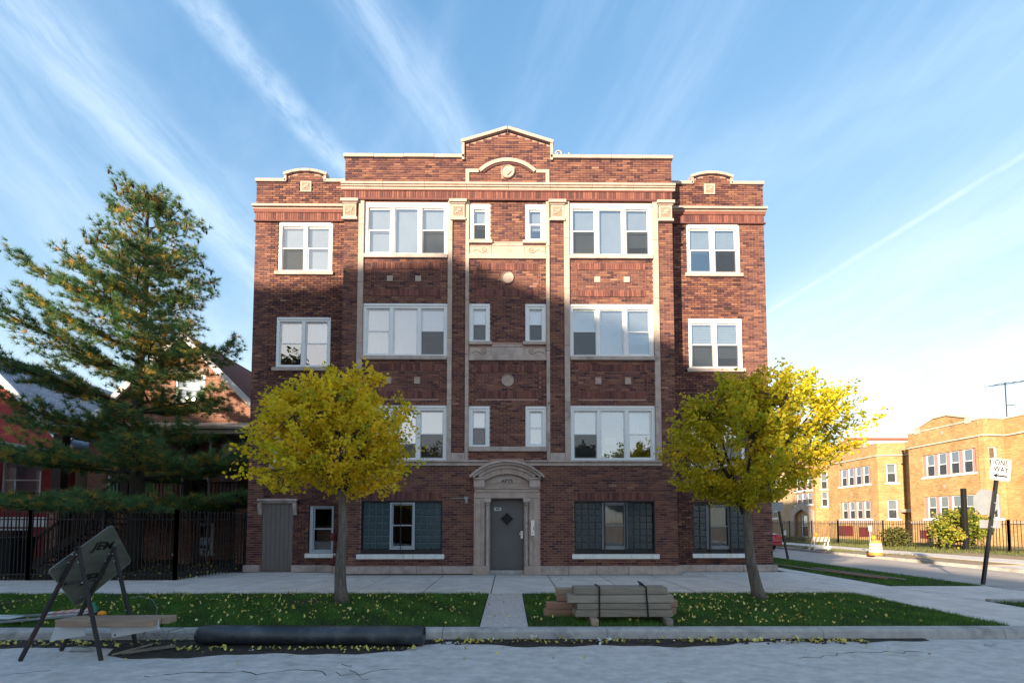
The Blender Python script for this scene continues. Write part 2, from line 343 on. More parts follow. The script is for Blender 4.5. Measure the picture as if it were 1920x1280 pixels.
def world_loc(o):
    p = Vector((0, 0, 0))
    while o: p += o.location; o = o.parent
    return p
def mesh_from(name, v, f, m, tint=None, smooth=False):
    me = bpy.data.meshes.new(name); me.from_pydata([tuple(p) for p in v], [], f)
    if tint is not None and len(tint) == len(me.polygons):
        a = me.attributes.new('tint', 'FLOAT', 'FACE'); a.data.foreach_set('value', np.asarray(tint, dtype=np.float32))
    if smooth: me.polygons.foreach_set('use_smooth', [True] * len(me.polygons))
    me.materials.append(M[m] if isinstance(m, str) else m); me.update(); return me
def tag(o, label=None, cat=None, group=None, kind=None):
    if label: o['label'] = label
    if cat: o['category'] = cat
    if group: o['group'] = group
    if kind: o['kind'] = kind
    return o
def obj(name, mb, m, parent=None, label=None, kind=None, bevel=0, smooth=False, base=None):
    """links MB (written in world coordinates) as one mesh object under parent"""
    off = world_loc(parent) if parent else Vector(base or (0, 0, 0))
    v = [(p[0] - off[0], p[1] - off[1], p[2] - off[2]) for p in mb.v]
    me = mesh_from(name, v, mb.f, m, mb.t, smooth)
    o = bpy.data.objects.new(name, me); COL.objects.link(o)
    if parent: o.parent = parent
    elif base: o.location = base
    if label: o['label'] = label
    if kind: o['kind'] = kind
    if bevel:
        b = o.modifiers.new('bevel', 'BEVEL'); b.width = bevel; b.segments = 2; b.limit_method = 'ANGLE'
    return o
def thing(name, label, cat, loc=(0, 0, 0), group=None):
    o = bpy.data.objects.new(name, None); COL.objects.link(o); o.location = loc; o.empty_display_size = .3
    return tag(o, label, cat, group)
def struct(name, mb, m, **k):
    o = obj(name, mb, m, **k); o['kind'] = 'structure'; return o
def kids(o): return [c for c in COL.objects if c.parent == o]
def copy_thing(src, loc, label=None, rz=None):
    c = src.copy(); COL.objects.link(c); c.location = loc
    if rz is not None: c.rotation_euler = (0, 0, rz)
    if label: c['label'] = label
    for k in kids(src):
        q = k.copy(); COL.objects.link(q); q.parent = c
        for g in kids(k):
            h = g.copy(); COL.objects.link(h); h.parent = q
    return c
def text_into(mb, txt, size, origin, xa, ya, thick=.004, shear=0, font_off=0., sx=1.0):
    """adds extruded letters to mb; xa, ya: unit vectors of the writing plane"""
    cu = bpy.data.curves.new('t', 'FONT'); cu.body = txt; cu.size = size; cu.align_x = 'CENTER'; cu.align_y = 'CENTER'
    cu.extrude = thick / 2; cu.offset = font_off; cu.shear = shear; cu.resolution_u = 3
    o = bpy.data.objects.new('t', cu); COL.objects.link(o)
    dg = bpy.context.evaluated_depsgraph_get(); me = o.evaluated_get(dg).to_mesh()
    xa, ya, og = Vector(xa).normalized(), Vector(ya).normalized(), Vector(origin); na = xa.cross(ya)
    i = len(mb.v)
    mb.v += [tuple(og + xa * v.co.x * sx + ya * v.co.y + na * v.co.z) for v in me.vertices]
    for p in me.polygons: mb.f.append(tuple(i + k for k in p.vertices)); mb.t.append(0)
    o.evaluated_get(dg).to_mesh_clear(); bpy.data.objects.remove(o); bpy.data.curves.remove(cu)
    return mb
# ------------------------------------------------------------------ the apartment building
PITCH_Z, PITCH_X, J = .0725, .215, .0145
apt = thing('apartment_building', 'four-storey dark red brick apartment building with projecting centre bay and white windows', 'building', (0, .75, 0))
WY = .75                                                    # plane of the two wings; the bay stands at 0
full_bricks = []                                            # whole stretchers: (x, y, z, tint)
def subtract(iv, a, b):
    out = []
    for p, q in iv:
        if b <= p or a >= q: out.append((p, q)); continue
        if a > p: out.append((p, a))
        if b < q: out.append((b, q))
    return out
def lay(mb, x0, x1, z0, z1, yf, holes=(), top=None, keep=True, xo=0.):
    k = math.floor(z0 / PITCH_Z)
    while k * PITCH_Z < z1:
        ra, rb = max(z0, k * PITCH_Z), min(z1, (k + 1) * PITCH_Z - J)
        cuts = {ra, rb}
        for h in holes:
            for z in (h[2], h[3]):
                if ra + .014 < z < rb - .014: cuts.add(z)
        cs = sorted(cuts)
        for za, zb in zip(cs, cs[1:]):
            if zb - za < .012: continue
            lo, hi = x0, x1
            if top:
                xs = [x0 + (x1 - x0) * i / 160 for i in range(161)]; ok = [x for x in xs if top(x) >= zb]
                if not ok: continue
                lo, hi = ok[0], ok[-1]
            iv = [(lo, hi)]
            for h in holes:
                if h[2] < zb - .006 and h[3] > za + .006: iv = subtract(iv, h[0], h[1])
            off = (k % 2) * PITCH_X / 2 + xo
            for p, q in iv:
                i = math.floor((p - off) / PITCH_X)
                while off + i * PITCH_X < q:
                    a, b = max(p, off + i * PITCH_X), min(q, off + (i + 1) * PITCH_X - J)
                    i += 1
                    if b - a < .02: continue
                    t = min(.86, max(0, random.gauss(.42, .23)))
                    if random.random() < .004: t = .97
                    dy = random.uniform(-.002, .0025)
                    if keep and b - a > PITCH_X - J - .002 and zb - za > PITCH_Z - J - .002:
                        full_bricks.append((a, yf + dy, za, t))
                    else: mb.box(a, b, yf + dy, yf + .014, za, zb, t, back=False)
        k += 1
def soldiers(mb, x0, x1, z0, z1, yf):
    n = max(1, round((x1 - x0) / .0725)); w = (x1 - x0) / n
    for i in range(n):
        mb.box(x0 + i * w + .005, x0 + (i + 1) * w - .005, yf + random.uniform(-.003, .002), yf + .014, z0, z1, random.random(), back=False)
def core(x0, x1, z0, z1, y0, y1, holes, m='mortar', name='wall', parent=None, top_poly=None):
    """a wall with real openings: built from the blocks between them"""
    mb = MB()
    xs = sorted({x0, x1} | {h[0] for h in holes} | {h[1] for h in holes}); zs = sorted({z0, z1} | {h[2] for h in holes} | {h[3] for h in holes})
    for za, zb in zip(zs, zs[1:]):
        run = None
        for xa, xb in zip(xs, xs[1:]):
            solid = not any(h[0] < (xa + xb) / 2 < h[1] and h[2] < (za + zb) / 2 < h[3] for h in holes)
            if solid: run = (run[0], xb) if run else (xa, xb)
            if run and (not solid or xb == xs[-1]):
                mb.box(run[0], run[1], y0, y1, za, zb); run = None
    if top_poly: mb.prism(top_poly, y0, y1)
    return obj(name, mb, m, parent)

# openings ----------------------------------------------------------
TRI = [(s * a if s > 0 else -b, s * b if s > 0 else -a) for s in (-1, 1) for a, b in ((1.86, 4.42),)]
bay_tri = [(x0, x1, z0, z1) for x0, x1 in TRI for z0, z1 in ((9.70, 11.36), (6.55, 8.19), (3.39, 5.05))]
bay_small = [(x0, x1, z0, z1) for x0, x1 in ((-1.21, -.57), (.50, 1.14)) for z0, z1 in ((10.15, 11.33), (7.0, 8.19), (3.80, 5.04))]
bay_base = [(-4.39, -1.97, .60, 2.19), (1.95, 4.37, .60, 2.19)]
door_hole = [(-.56, .47, 0, 2.24)]
wing_w = [(x0, x1, z0, z1) for x0, x1 in ((-7.45, -5.71), (5.80, 7.54)) for z0, z1 in ((9.60, 11.28), (6.47, 8.12), (3.33, 4.97))]
wing_base = [(-6.26, -5.50, .57, 2.06), (5.83, 7.57, .56, 2.15)]
board_hole = [(-7.73, -6.76, 0, 2.14)]
# wall cores (mortar colour; the bricks stand 14 mm proud of them)
ped = [(-1.36, 12.76), (1.28, 12.76), (1.28, 13.22), (-.04, 13.64), (-1.36, 13.22)]
core(-5.04, 5.04, 0, 12.76, .014, .30, bay_tri + bay_small + bay_base + door_hole, parent=apt, top_poly=ped)
def hump(c): return [(c - .60, 12.58), (c + .60, 12.58), (c + .60, 12.78), (c + .42, 12.87), (c, 12.92), (c - .42, 12.87), (c - .60, 12.78)]
core(-8.20, -5.04, 0, 12.58, WY + .014, WY + .3, wing_w + wing_base + board_hole, parent=apt, top_poly=hump(-6.62))
core(5.04, 8.34, 0, 12.58, WY + .014, WY + .3, wing_w + wing_base + board_hole, parent=apt, top_poly=hump(6.66))
sb = MB()
for x in (-5.04, 4.90): sb.box(x, x + .14, .302, WY + .30, 0, 12.7)
obj('bay_return_wall', sb, 'side_brick', apt)
sb = MB(); sb.box(-8.2, -7.95, WY + .302, 22, 0, 12.5); sb.box(8.09, 8.34, WY + .302, 22, 0, 12.5); sb.box(-7.95, 8.09, 21.7, 22, 0, 12.5)
obj('side_wall', sb, 'side_brick', apt)
sb = MB(); sb.box(-7.95, 8.09, WY + .302, 21.7, 12.0, 12.12); sb.box(-4.9, 4.9, .302, WY + .3, 12.0, 12.12); obj('roof', sb, 'coping', apt)
sb = MB()
for z in (-.02, 3.0, 6.1, 9.2): sb.box(-7.94, 8.08, WY + .31, 5.0, z, z + .12); sb.box(-4.88, 4.88, .31, WY + .305, z, z + .12)
sb.box(-7.94, 8.08, 5.0, 5.2, -.02, 12)
for x in (-4.95, -1.6, 1.5, 4.95): sb.box(x - .06, x + .06, WY + .32, 4.99, .11, 11.98)
obj('room', sb, 'dark_room', apt)

# stone and ornament rectangles the bricks keep clear of ------------
strips = [(-4.59, -4.42), (-1.86, -1.72), (-1.32, -1.21), (1.14, 1.25), (1.69, 1.86), (4.42, 4.59)]
bay_keep = list(bay_tri + bay_small + bay_base)
bay_keep += [(a, b, 3.39, 11.42) for a, b in strips]
bay_keep += [(-1.04, .94, 0, 3.05), (-.86, .76, 3.04, 3.24), (-.55, .45, 3.23, 3.45)]             # door surround
bay_keep += [(-4.59, 4.59, 3.22, 3.39), (-1.72, -1.32, 3.39, 3.62), (1.25, 1.69, 3.39, 3.62)]     # belt, pilaster foot
bay_keep += [(-5.06, 5.06, 11.43, 11.95), (-1.21, 1.14, 3.65, 3.80), (-1.21, 1.14, 6.42, 7.0), (-1.21, 1.14, 9.55, 10.15)]
for x0, x1 in TRI: bay_keep += [(x0, x1, 9.58, 9.70), (x0, x1, 6.43, 6.55)]
sold = MB(); ledge = MB()
panels = []
for x0, x1 in TRI + [(-1.21, 1.14)]:
    for zb, zt in ((8.19, 9.58), (5.05, 6.43)):
        if x0 == -1.21: zt -= .02
        e = .24
        for za, ze in ((zt - .33, zt - .12), (zb + .22, zb + .43)):
            soldiers(sold, x0 + e, x1 - e, za, ze, -.012); bay_keep.append((x0 + e, x1 - e, za, ze))
        panels.append((x0 + e, x1 - e, zb + .43, zt - .33))
for h in bay_base: soldiers(sold, h[0] + .04, h[1] - .04, h[3] + .012, h[3] + .235, -.004); bay_keep.append((h[0] + .04, h[1] - .04, h[3], h[3] + .246))
soldiers(sold, -5.04, 5.04, 11.47, 11.69, -.03)
# thin ledges of projecting brick above and below the soldier band, and round the panels
ledge.box(-5.07, 5.07, -.06, .013, 11.40, 11.455, .3); ledge.box(-5.06, 5.06, -.045, .013, 11.70, 11.745, .5)
for x0, x1, z0, z1 in panels:
    ledge.box(x0 - .03, x0, -.016, .013, z0, z1, .7); ledge.box(x1, x1 + .03, -.016, .013, z0, z1, .7)
    bay_keep += [(x0 - .035, x0 + .005, z0, z1), (x1 - .005, x1 + .035, z0, z1)]
squares = [(x, z) for x in (-3.62, -2.76, 2.71, 3.61) for z in (8.95, 5.79)]
for x, z in squares: bay_keep.append((x - .095, x + .095, z - .095, z + .095))
for z in (8.99, 5.81): bay_keep.append((-.16, .10, z - .13, z + .13))
bay_keep += [(-1.33, -1.19, 11.94, 12.28), (1.13, 1.27, 11.94, 12.28)]
bay_keep += [(-.24, .18, 12.15, 12.53)]
bw = MB()
def ptop(x):
    if -1.36 <= x <= 1.28: return 13.22 + .42 * (1 - abs(x + .04) / 1.32)
    return 12.76
lay(bw, -5.04, 5.04, .26, 12.76, 0, bay_keep)
lay(bw, -1.36, 1.28, 12.76, 13.64, 0, (), top=ptop)
wk = list(wing_w + wing_base + board_hole) + [(-7.86, -6.62, 2.13, 2.28), (-7.86, -7.72, 1.77, 2.14), (-6.76, -6.62, 1.77, 2.14)]
wk += [(-8.3, 8.4, 11.26, 11.8)] + [(c - .19, c + .19, 12.25, 12.63) for c in (-6.60, 6.58)]
for h in wing_w: wk.append((h[0] - .08, h[1] + .06, h[2] - .12, h[2]))
wk += [(-6.36, -5.38, .43, .57), (5.76, 7.64, .42, .56)]
soldiers(sold, -8.2, -5.05, 11.30, 11.54, WY - .03); soldiers(sold, 5.05, 8.34, 11.30, 11.54, WY - .03)
for a, b in ((-8.24, -5.05), (5.05, 8.38)):
    ledge.box(a, b, WY - .05, WY + .013, 11.25, 11.295, .3); ledge.box(a, b, WY - .045, WY + .013, 11.55, 11.67, .6)
def htop(c):
    return lambda x: 12.58 if abs(x - c) > .6 else 12.92 - .14 * ((x - c) / .6) ** 2
lay(bw, -8.2, -5.04, .22, 12.58, WY, wk, xo=.07); lay(bw, 5.04, 8.34, .22, 12.58, WY, wk, xo=.11)
lay(bw, -7.22, -6.02, 12.58, 12.95, WY, (), top=htop(-6.62)); lay(bw, 6.06, 7.26, 12.58, 12.95, WY, (), top=htop(6.66))
full_bricks.sort(key=lambda b: (b[0]) ** 2 + (b[1] + 12.7) ** 2 + (b[2] - 1.55) ** 2)
near, rest = full_bricks[:290], full_bricks[290:]
W_, H_ = PITCH_X - J, PITCH_Z - J
for x, y, z, t in rest: bw.box(x, x + W_, y, .014 if y < .4 else WY + .014, z, z + H_, t, back=False)
obj('brickwork', bw, 'brick', apt, kind='stuff')
bmesh_v = []
for i in range(12):
    q = MB().box(0, W_, 0, .014, 0, H_, (i + .5) / 12); bmesh_v.append(mesh_from('brick', q.v, q.f, 'brick', q.t))
for x, y, z, t in near:
    o = bpy.data.objects.new('brick', bmesh_v[min(11, int(t * 12))]); COL.objects.link(o); o.parent = apt; o.location = (x, y - .75, z)
obj('soldier_course', sold, 'brick_red', apt, kind='stuff'); obj('brick_ledge', ledge, 'brick_red', apt, kind='stuff')

# stonework ----------------------------------------------------------
def stone(name, *boxes, m='stone', parent=None, bevel=.008, **k):
    mb = MB()
    for b in boxes: mb.box(*b)
    return obj(name, mb, m, parent or apt, bevel=bevel, **k)
def copings(x0, x1, z, h, yf, d, n):
    w = (x1 - x0) / n
    for i in range(n):
        jz = random.uniform(-.006, .006)
        stone('coping_stone', (x0 + i * w + .003, x0 + (i + 1) * w - .003, yf, yf + d, z + jz, z + h + jz), bevel=.015)
copings(-5.09, -1.36, 12.765, .11, -.06, .40, 4); copings(1.28, 5.09, 12.765, .11, -.06, .40, 4)
copings(-8.24, -7.24, 12.585, .11, WY - .05, .4, 1); copings(-6.0, -5.06, 12.585, .11, WY - .05, .4, 1)
copings(5.09, 6.04, 12.585, .11, WY - .05, .4, 1); copings(7.28, 8.38, 12.585, .11, WY - .05, .4, 1)
def coping_run(pts, th, yf, d):      # coping that follows a stepped or sloping outline
    for (a, b) in zip(pts, pts[1:]):
        A, B = Vector((a[0], 0, a[1])), Vector((b[0], 0, b[1])); t = (B - A).normalized(); n = Vector((-t.z, 0, t.x))
        q = [A, B, B + n * th, A + n * th]
        mb = MB().prism([(p.x, p.z) for p in q], yf, yf + d); obj('coping_stone', mb, 'stone', apt, bevel=.01)
coping_run([(-1.365, 12.70), (-1.365, 13.24)], .08, -.06, .4)
coping_run([(-1.46, 13.235), (-.70, 13.47), (-.04, 13.68), (.62, 13.47), (1.37, 13.235)], .10, -.07, .42)
coping_run([(1.285, 13.24), (1.285, 12.70)], .08, -.06, .4)
for c in (-6.62, 6.66):
    coping_run([(c - .60, 12.60), (c - .60, 12.80)], .08, WY - .05, .38)
    coping_run([(c - .69, 12.80), (c - .42, 12.89), (c - .15, 12.935), (c + .15, 12.935), (c + .42, 12.89), (c + .69, 12.80)], .09, WY - .06, .4)
    coping_run([(c + .60, 12.80), (c + .60, 12.60)], .08, WY - .05, .38)
# scroll beside the pediment
mb = MB(); pts = []
for i in range(15):
    a = R(200 - 30 * i); r = .115 - .005 * i
    pts.append((1.56 + r * math.cos(a), .06, 12.99 + r * math.sin(a)))
mb.tube(pts, .022, 6)
mb.tube([(1.50 - .04, .06, 12.95), (1.62, .06, 12.905), (1.74, .06, 12.96), (1.84, .06, 12.94), (1.90, .06, 12.98), (1.86, .06, 13.02)], [.03, .03, .028, .025, .025, .02], 6)
obj('scroll_ornament', mb, 'stone', apt, smooth=True)
# cornices, in stones
def cornice(x0, x1, y, zt, h, n):
    w = (x1 - x0) / n
    for i in range(n):
        a, b = x0 + i * w + .002, x0 + (i + 1) * w - .002
        stone('cornice_stone', (a, b, y - .10, y + .012, zt - .075, zt), (a, b, y - .07, y + .012, zt - h * .62, zt - .077), (a, b, y - .035, y + .012, zt - h, zt - h * .62 - .002), bevel=.012)
cornice(-5.14, 5.14, 0, 11.95, .205, 8)
cornice(-8.29, -5.06, WY, 11.80, .125, 3); cornice(5.06, 8.43, WY, 11.80, .125, 3)
# arched stone line in the parapet
mb = MB(); yf = -.035
def arcband(mb, cx, cz, r0, r1, a0, a1, y0, y1, n=14):
    for i in range(n):
        A, B = R(a0 + (a1 - a0) * i / n), R(a0 + (a1 - a0) * (i + 1) / n)
        mb.prism([(cx + r0 * math.cos(A), cz + r0 * math.sin(A)), (cx + r1 * math.cos(A), cz + r1 * math.sin(A)), (cx + r1 * math.cos(B), cz + r1 * math.sin(B)), (cx + r0 * math.cos(B), cz + r0 * math.sin(B))], y1, y0)
mb.box(-1.33, -1.22, yf, .013, 11.955, 12.30); mb.box(1.14, 1.25, yf, .013, 11.955, 12.30)
mb.box(-1.33, -.93, yf - .002, .013, 12.302, 12.41); mb.box(.85, 1.25, yf - .002, .013, 12.302, 12.41)
arcband(mb, -.04, 11.52, 1.15, 1.26, 45, 135, yf, .013)
obj('parapet_arch', mb, 'stone', apt)
mb = MB(); arcband(mb, -.04, 11.52, 1.07, 1.135, 47, 133, yf + .015, .013, 30); obj('arch_header_bricks', mb, 'brick_red', apt, kind='stuff')
def medallion(name, cx, cz, r, y=-.02, lozenge=False):
    mb = MB(); mb.lathe([(r, .03), (r, -.01), (r * .92, -.03), (r * .84, -.01), (r * .78, .0), (.01, 0)], (cx, y, cz), 28, axis='y')
    o = obj(name, mb, 'stone', apt, smooth=False)
    if lozenge:
        q = MB(); s = r * .55; q.prism([(cx - s, cz), (cx, cz - s), (cx + s, cz), (cx, cz + s)], y - .012, y); obj('lozenge', q, 'stone', o)
        q = MB(); q.bar((cx - .02, y - .014, cz - s - .01), (cx + s - .02, y - .014, cz - .01), .02, .01); obj('carved_line', q, 'stone_dark', o)
medallion('medallion', -.03, 12.34, .215, -.03, True)
for z in (8.99, 5.81): medallion('medallion', -.03, z, .19, -.012)
for x, z in squares: stone('stone_square', (x - .09, x + .09, -.022, .013, z - .09, z + .09))
def curve_relief(parent, cx, cz, y, s=1, flip=1):      # an S-scroll carved in a panel
    mb = MB(); pts = []
    for i in range(13):
        a = R(-60 + 38 * i); r = (.085 - .0055 * i) * s
        pts.append((cx + flip * (.14 * s + r * math.cos(a)), y, cz + r * math.sin(a) + .01))
    mb.tube(pts[::-1], .011 * s, 5)
    a0 = pts[0]
    mb.tube([a0, (cx + flip * .09 * s, y, cz - .085 * s), (cx + flip * .0 * s, y, cz - .03 * s), (cx - flip * .09 * s, y, cz + .02 * s), (cx - flip * .16 * s, y, cz - .03 * s), (cx - flip * .24 * s, y, cz - .045 * s)], [.012 * s, .012 * s, .012 * s, .011 * s, .009 * s, .005 * s], 5)
    obj('carved_scroll', mb, 'stone_dark', parent, smooth=True)
def leaf_relief(parent, cx, cz, y, s):
    mb = MB()
    for a, l in ((40, 1), (75, .7), (10, .75), (215, 1), (180, .6), (250, .6), (130, .6), (310, .6)):
        dx, dz = math.cos(R(a)), math.sin(R(a))
        mb.prism([(cx, cz), (cx + s * l * (dx * .55 - dz * .18), cz + s * l * (dz * .55 + dx * .18)), (cx + s * l * dx, cz + s * l * dz), (cx + s * l * (dx * .55 + dz * .12), cz + s * l * (dz * .55 - dx * .12))][::-1], y - .012, y)
    obj('leaf_relief', mb, 'stone', parent)
# capitals
for cx in (-4.86, -1.55, 1.49, 4.82):
    o = stone('capital', (cx - .27, cx + .27, -.13, .013, 11.30, 11.395), (cx - .23, cx + .23, -.085, .013, 11.262, 11.298), (cx - .2, cx + .2, -.06, .013, 10.84, 11.26), (cx - .24, cx + .24, -.085, .013, 10.76, 10.838))
    mb = MB(); y = -.061
    mb.box(cx - .15, cx + .15, y - .004, y, 10.90, 11.20); obj('sunk_panel', mb, 'stone_dark', o)
    leaf_relief(o, cx, 11.05, y - .004, .15)
for c in (-6.60, 6.58):
    o = stone('square_ornament', (c - .18, c + .18, WY - .02, WY + .013, 12.26, 12.62))
    mb = MB(); mb.box(c - .13, c + .13, WY - .024, WY - .02, 12.31, 12.57); obj('sunk_panel', mb, 'stone_dark', o)
    leaf_relief(o, c, 12.44, WY - .024, .14)
# vertical stone strips, in lengths
for a, b in strips:
    zt = 10.75 if b < -4.5 or a > 4.5 else 11.385
    zs = [3.395]
    while zs[-1] + 1.9 < zt: zs.append(zs[-1] + random.uniform(1.5, 1.9))
    zs.append(zt)
    for z0, z1 in zip(zs, zs[1:]): stone('stone_strip', (a + .002, b - .002, -.045, .013, z0 + .003, z1 - .003), m='stone_grey' if z1 < 8 else 'stone')  # lower lengths take the greyer copy, standing in for the facade's shade
for a, b in ((-1.72, -1.32), (1.25, 1.69)): stone('pilaster_foot', (a + .002, b - .002, -.04, .013, 3.395, 3.61), m='stone_grey')
w = 9.18 / 8
for i in range(8):
    a, b = -4.59 + i * w, -4.59 + (i + 1) * w
    for p, q in subtract([(a, b)], -.62, .52):
        stone('belt_stone', (p + .003, q - .003, -.10, .013, 3.33, 3.388), (p + .003, q - .003, -.05, .013, 3.225, 3.327), m='stone_grey')
# stone panels between the small windows
for zt in (10.15, 7.0):
    zb = zt - .585
    stone('panel_sill', (-1.205, -.50, -.07, .013, zt - .10, zt - .003), (.43, 1.135, -.07, .013, zt - .10, zt - .003), (-.497, .427, -.03, .013, zt - .16, zt - .10), m='stone_grey' if zt < 8 else 'stone')
    o = stone('carved_panel', (-1.205, 1.135, -.02, .013, zb + .15, zt - .165), (-1.205, 1.135, -.06, .013, zb, zb + .147), m='stone_grey' if zt < 8 else 'stone')  # lower panel greyer, its shade put into the stone colour
    q = MB()
    for x in (-1.19, -.54, .47, 1.105): q.box(x, x + .012, -.026, -.0205, zb + .16, zt - .18)
    for x in (-1.19, .47): q.box(x + .013, x + .66, -.026, -.0205, zb + .155, zb + .165); q.box(x + .013, x + .66, -.026, -.0205, zt - .19, zt - .18)
    obj('carved_line', q, 'stone_dark', o)
    curve_relief(o, -.90, zb + .28, -.022, 1.0, 1); curve_relief(o, .83, zb + .28, -.022, 1.0, -1)
stone('sill', (-1.205, 1.135, -.07, .013, 3.655, 3.795), m='stone_grey')
# plinth stones
def plinth(x0, x1, y, z0, z1, n):
    w = (x1 - x0) / n; xs = [x0] + [x0 + w * (i + random.uniform(-.12, .12)) for i in range(1, n)] + [x1]
    for a, b in zip(xs, xs[1:]): stone('plinth_stone', (a + .003, b - .003, y - .10, y + .012, z0, z1), m='stone_grey', bevel=.012)
plinth(-5.12, -1.04, 0, .03, .25, 5); plinth(.94, 5.12, 0, .0, .25, 5)
plinth(-8.24, -7.74, WY, .0, .21, 1); plinth(-6.75, -5.13, WY, .0, .21, 2); plinth(5.13, 8.42, WY, .0, .21, 3)
sb = MB(); sb.box(-5.1, 5.1, -.04, .6, -.12, .0); sb.box(-8.2, 8.38, WY - .05, WY + .1, -.12, -.002); obj('footing', sb, 'kerb', apt)

# windows ------------------------------------------------------------
def ring(mb, x0, x1, z0, z1, y0, y1, l, r, b, t):
    mb.box(x0, x0 + l, y0, y1, z0, z1); mb.box(x1 - r, x1, y0, y1, z0, z1)
    mb.box(x0 + l, x1 - r, y0 + .001, y1, z0, z0 + b); mb.box(x0 + l, x1 - r, y0 + .001, y1, z1 - t, z1)
def pane(par, x0, x1, z0, z1, y, m='glass'):
    tilt = random.uniform(-.004, .004); mb = MB(); mb.quad((x0, y, z0), (x1, y + tilt, z0), (x1, y + tilt * .5, z1), (x0, y, z1)); return obj('pane', mb, m, par)
def blind(par, x0, x1, z0, z1, y, kind):
    mb = MB()
    if kind == 'slats':
        z = z1; mb.box(x0, x1, y - .02, y + .02, z1 - .035, z1)
        while z > z0: mb.quad((x0, y - .012, z - .03), (x1, y - .012, z - .03), (x1, y + .004, z - .072), (x0, y + .004, z - .072)); z -= .056
        obj('blind', mb, 'blind', par, kind='stuff')
    else:
        n = int((x1 - x0) / .03)
        for i in range(n):
            a, b = x0 + (x1 - x0) * i / n, x0 + (x1 - x0) * (i + 1) / n
            ya, yb = y + .008 * math.sin(i * 1.3), y + .008 * math.sin((i + 1) * 1.3)
            mb.quad((a, ya, z0), (b, yb, z0), (b, yb, z1), (a, ya, z1))
        obj('curtain', mb, 'curtain', par)
def hung(par, x0, x1, z0, z1, y, look, glass='glass', m='vinyl', screen=True):
    """double-hung: two sashes, two panes, a screen on the lower half, what hangs behind"""
    zm = z0 + (z1 - z0) * .51; f = .036
    mb = MB(); ring(mb, x0, x1, zm - .02, z1, y + .045, y + .075, f, f, .04, f); obj('sash', mb, m, par)
    mb = MB(); ring(mb, x0, x1, z0, zm + .02, y + .02, y + .044, f, f, f + .01, .035); obj('sash', mb, m, par)
    pane(par, x0 + f, x1 - f, zm, z1 - f, y + .06, glass); pane(par, x0 + f, x1 - f, z0 + f, zm, y + .034, glass)
    if screen and random.random() < .72:
        q = MB(); q.quad((x0 + .015, y + .012, z0 + .015), (x1 - .015, y + .012, z0 + .015), (x1 - .015, y + .012, zm - .01), (x0 + .015, y + .012, zm - .01)); obj('insect_screen', q, 'screen', par)
    if look:
        kind, lo = look; blind(par, x0 + .01, x1 - .01, z0 + (z1 - z0) * lo, z1 - .02, y + .13, kind)
def fixed(par, x0, x1, z0, z1, y, look, glass='glass', m='vinyl'):
    f = .03; mb = MB(); ring(mb, x0, x1, z0, z1, y + .03, y + .06, f, f, f, f); obj('sash', mb, m, par)
    pane(par, x0 + f, x1 - f, z0 + f, z1 - f, y + .045, glass)
    if look:
        kind, lo = look; blind(par, x0 + .01, x1 - .01, z0 + (z1 - z0) * lo, z1 - .02, y + .13, kind)
def window(x0, x1, z0, z1, y, cols, looks, sill=None, head=.15, jamb=.10, m='vinyl', mull=.11, first=None):
    mb = MB(); y0, y1 = y, y + .14
    mb.box(x0, x0 + jamb, y0, y1, z0, z1); mb.box(x1 - jamb, x1, y0, y1, z0, z1)
    mb.box(x0 + jamb, x1 - jamb, y0 + .001, y1, z1 - head, z1); mb.box(x0 + jamb, x1 - jamb, y0 + .001, y1, z0, z0 + .055)
    mb.box(x0 + jamb * .5, x1 - jamb * .5, y0 - .018, y0 - .0005, z1 - head * .55, z1 - .012)      # head casing steps forward
    a, b = x0 + jamb, x1 - jamb; n = len(cols); tot = sum(c for c, _ in cols); span = b - a - mull * (n - 1); x = a; cells = []
    for i, (c, k) in enumerate(cols):
        w_ = span * c / tot; cells.append((x, x + w_, k)); x += w_
        if i < n - 1: mb.box(x, x + mull, y0 + .002, y1, z0 + .055, z1 - head); x += mull
    win = obj('window', mb, m, apt, bevel=.006)
    for (p, q, k), lk in zip(cells, looks):
        (hung if k == 'h' else fixed)(win, p, q, z0 + .055, z1 - head, y + .01, lk)
    if sill: stone('sill', sill, parent=win, m='stone_grey')
    return win
S_, C_ = 'slats', 'curtain'
T3 = [(1, 'h'), (1.05, 'f'), (1, 'h')]
tri_looks = {(-1, 0): [(S_, .02), (S_, .0), (S_, .02)], (-1, 1): [(C_, .0), (C_, 0), (S_, .45)], (-1, 2): [(C_, .5), (C_, 0), (S_, .5)],
             (1, 0): [(S_, .0), (S_, 0), (S_, .25)], (1, 1): [(S_, .5), (S_, 0), (S_, .3)], (1, 2): [(S_, .5), (S_, .0), (C_, .5)]}
for s, (x0, x1) in zip((-1, 1), TRI):
    for k, (z0, z1) in enumerate(((9.70, 11.36), (6.55, 8.19), (3.39, 5.05))):
        sl = (x0 + .003, x1 - .003, -.075, .013, z0 - .12, z0 - .003) if k < 2 else None
        window(x0 + .003, x1 - .003, z0, z1 - .003, .015, T3, tri_looks[(s, k)], sl)
small_looks = [('slats', .5), ('curtain', .0), ('curtain', .0), ('slats', .45), ('curtain', .55), ('curtain', .0)]
for (x0, x1, z0, z1), lk in zip(bay_small, small_looks):
    window(x0 + .003, x1 - .003, z0 + .0, z1 - .003, .015, [(1, 'h')], [lk], head=.16, jamb=.12)
wl_looks = [[(S_, .02), (S_, .0)], [(C_, .5), (C_, .5)], [(S_, .3), (S_, .3)], [(S_, .5), (S_, .5)], [(S_, .0), (S_, .25)], [(S_, .3), (S_, .3)]]
for (x0, x1, z0, z1), lk in zip(wing_w, wl_looks):
    window(x0 + .003, x1 - .003, z0, z1 - .003, WY + .02, [(1, 'h'), (1, 'h')], lk, (x0 - .08, x1 + .06, WY - .07, WY + .013, z0 - .12, z0 - .003))
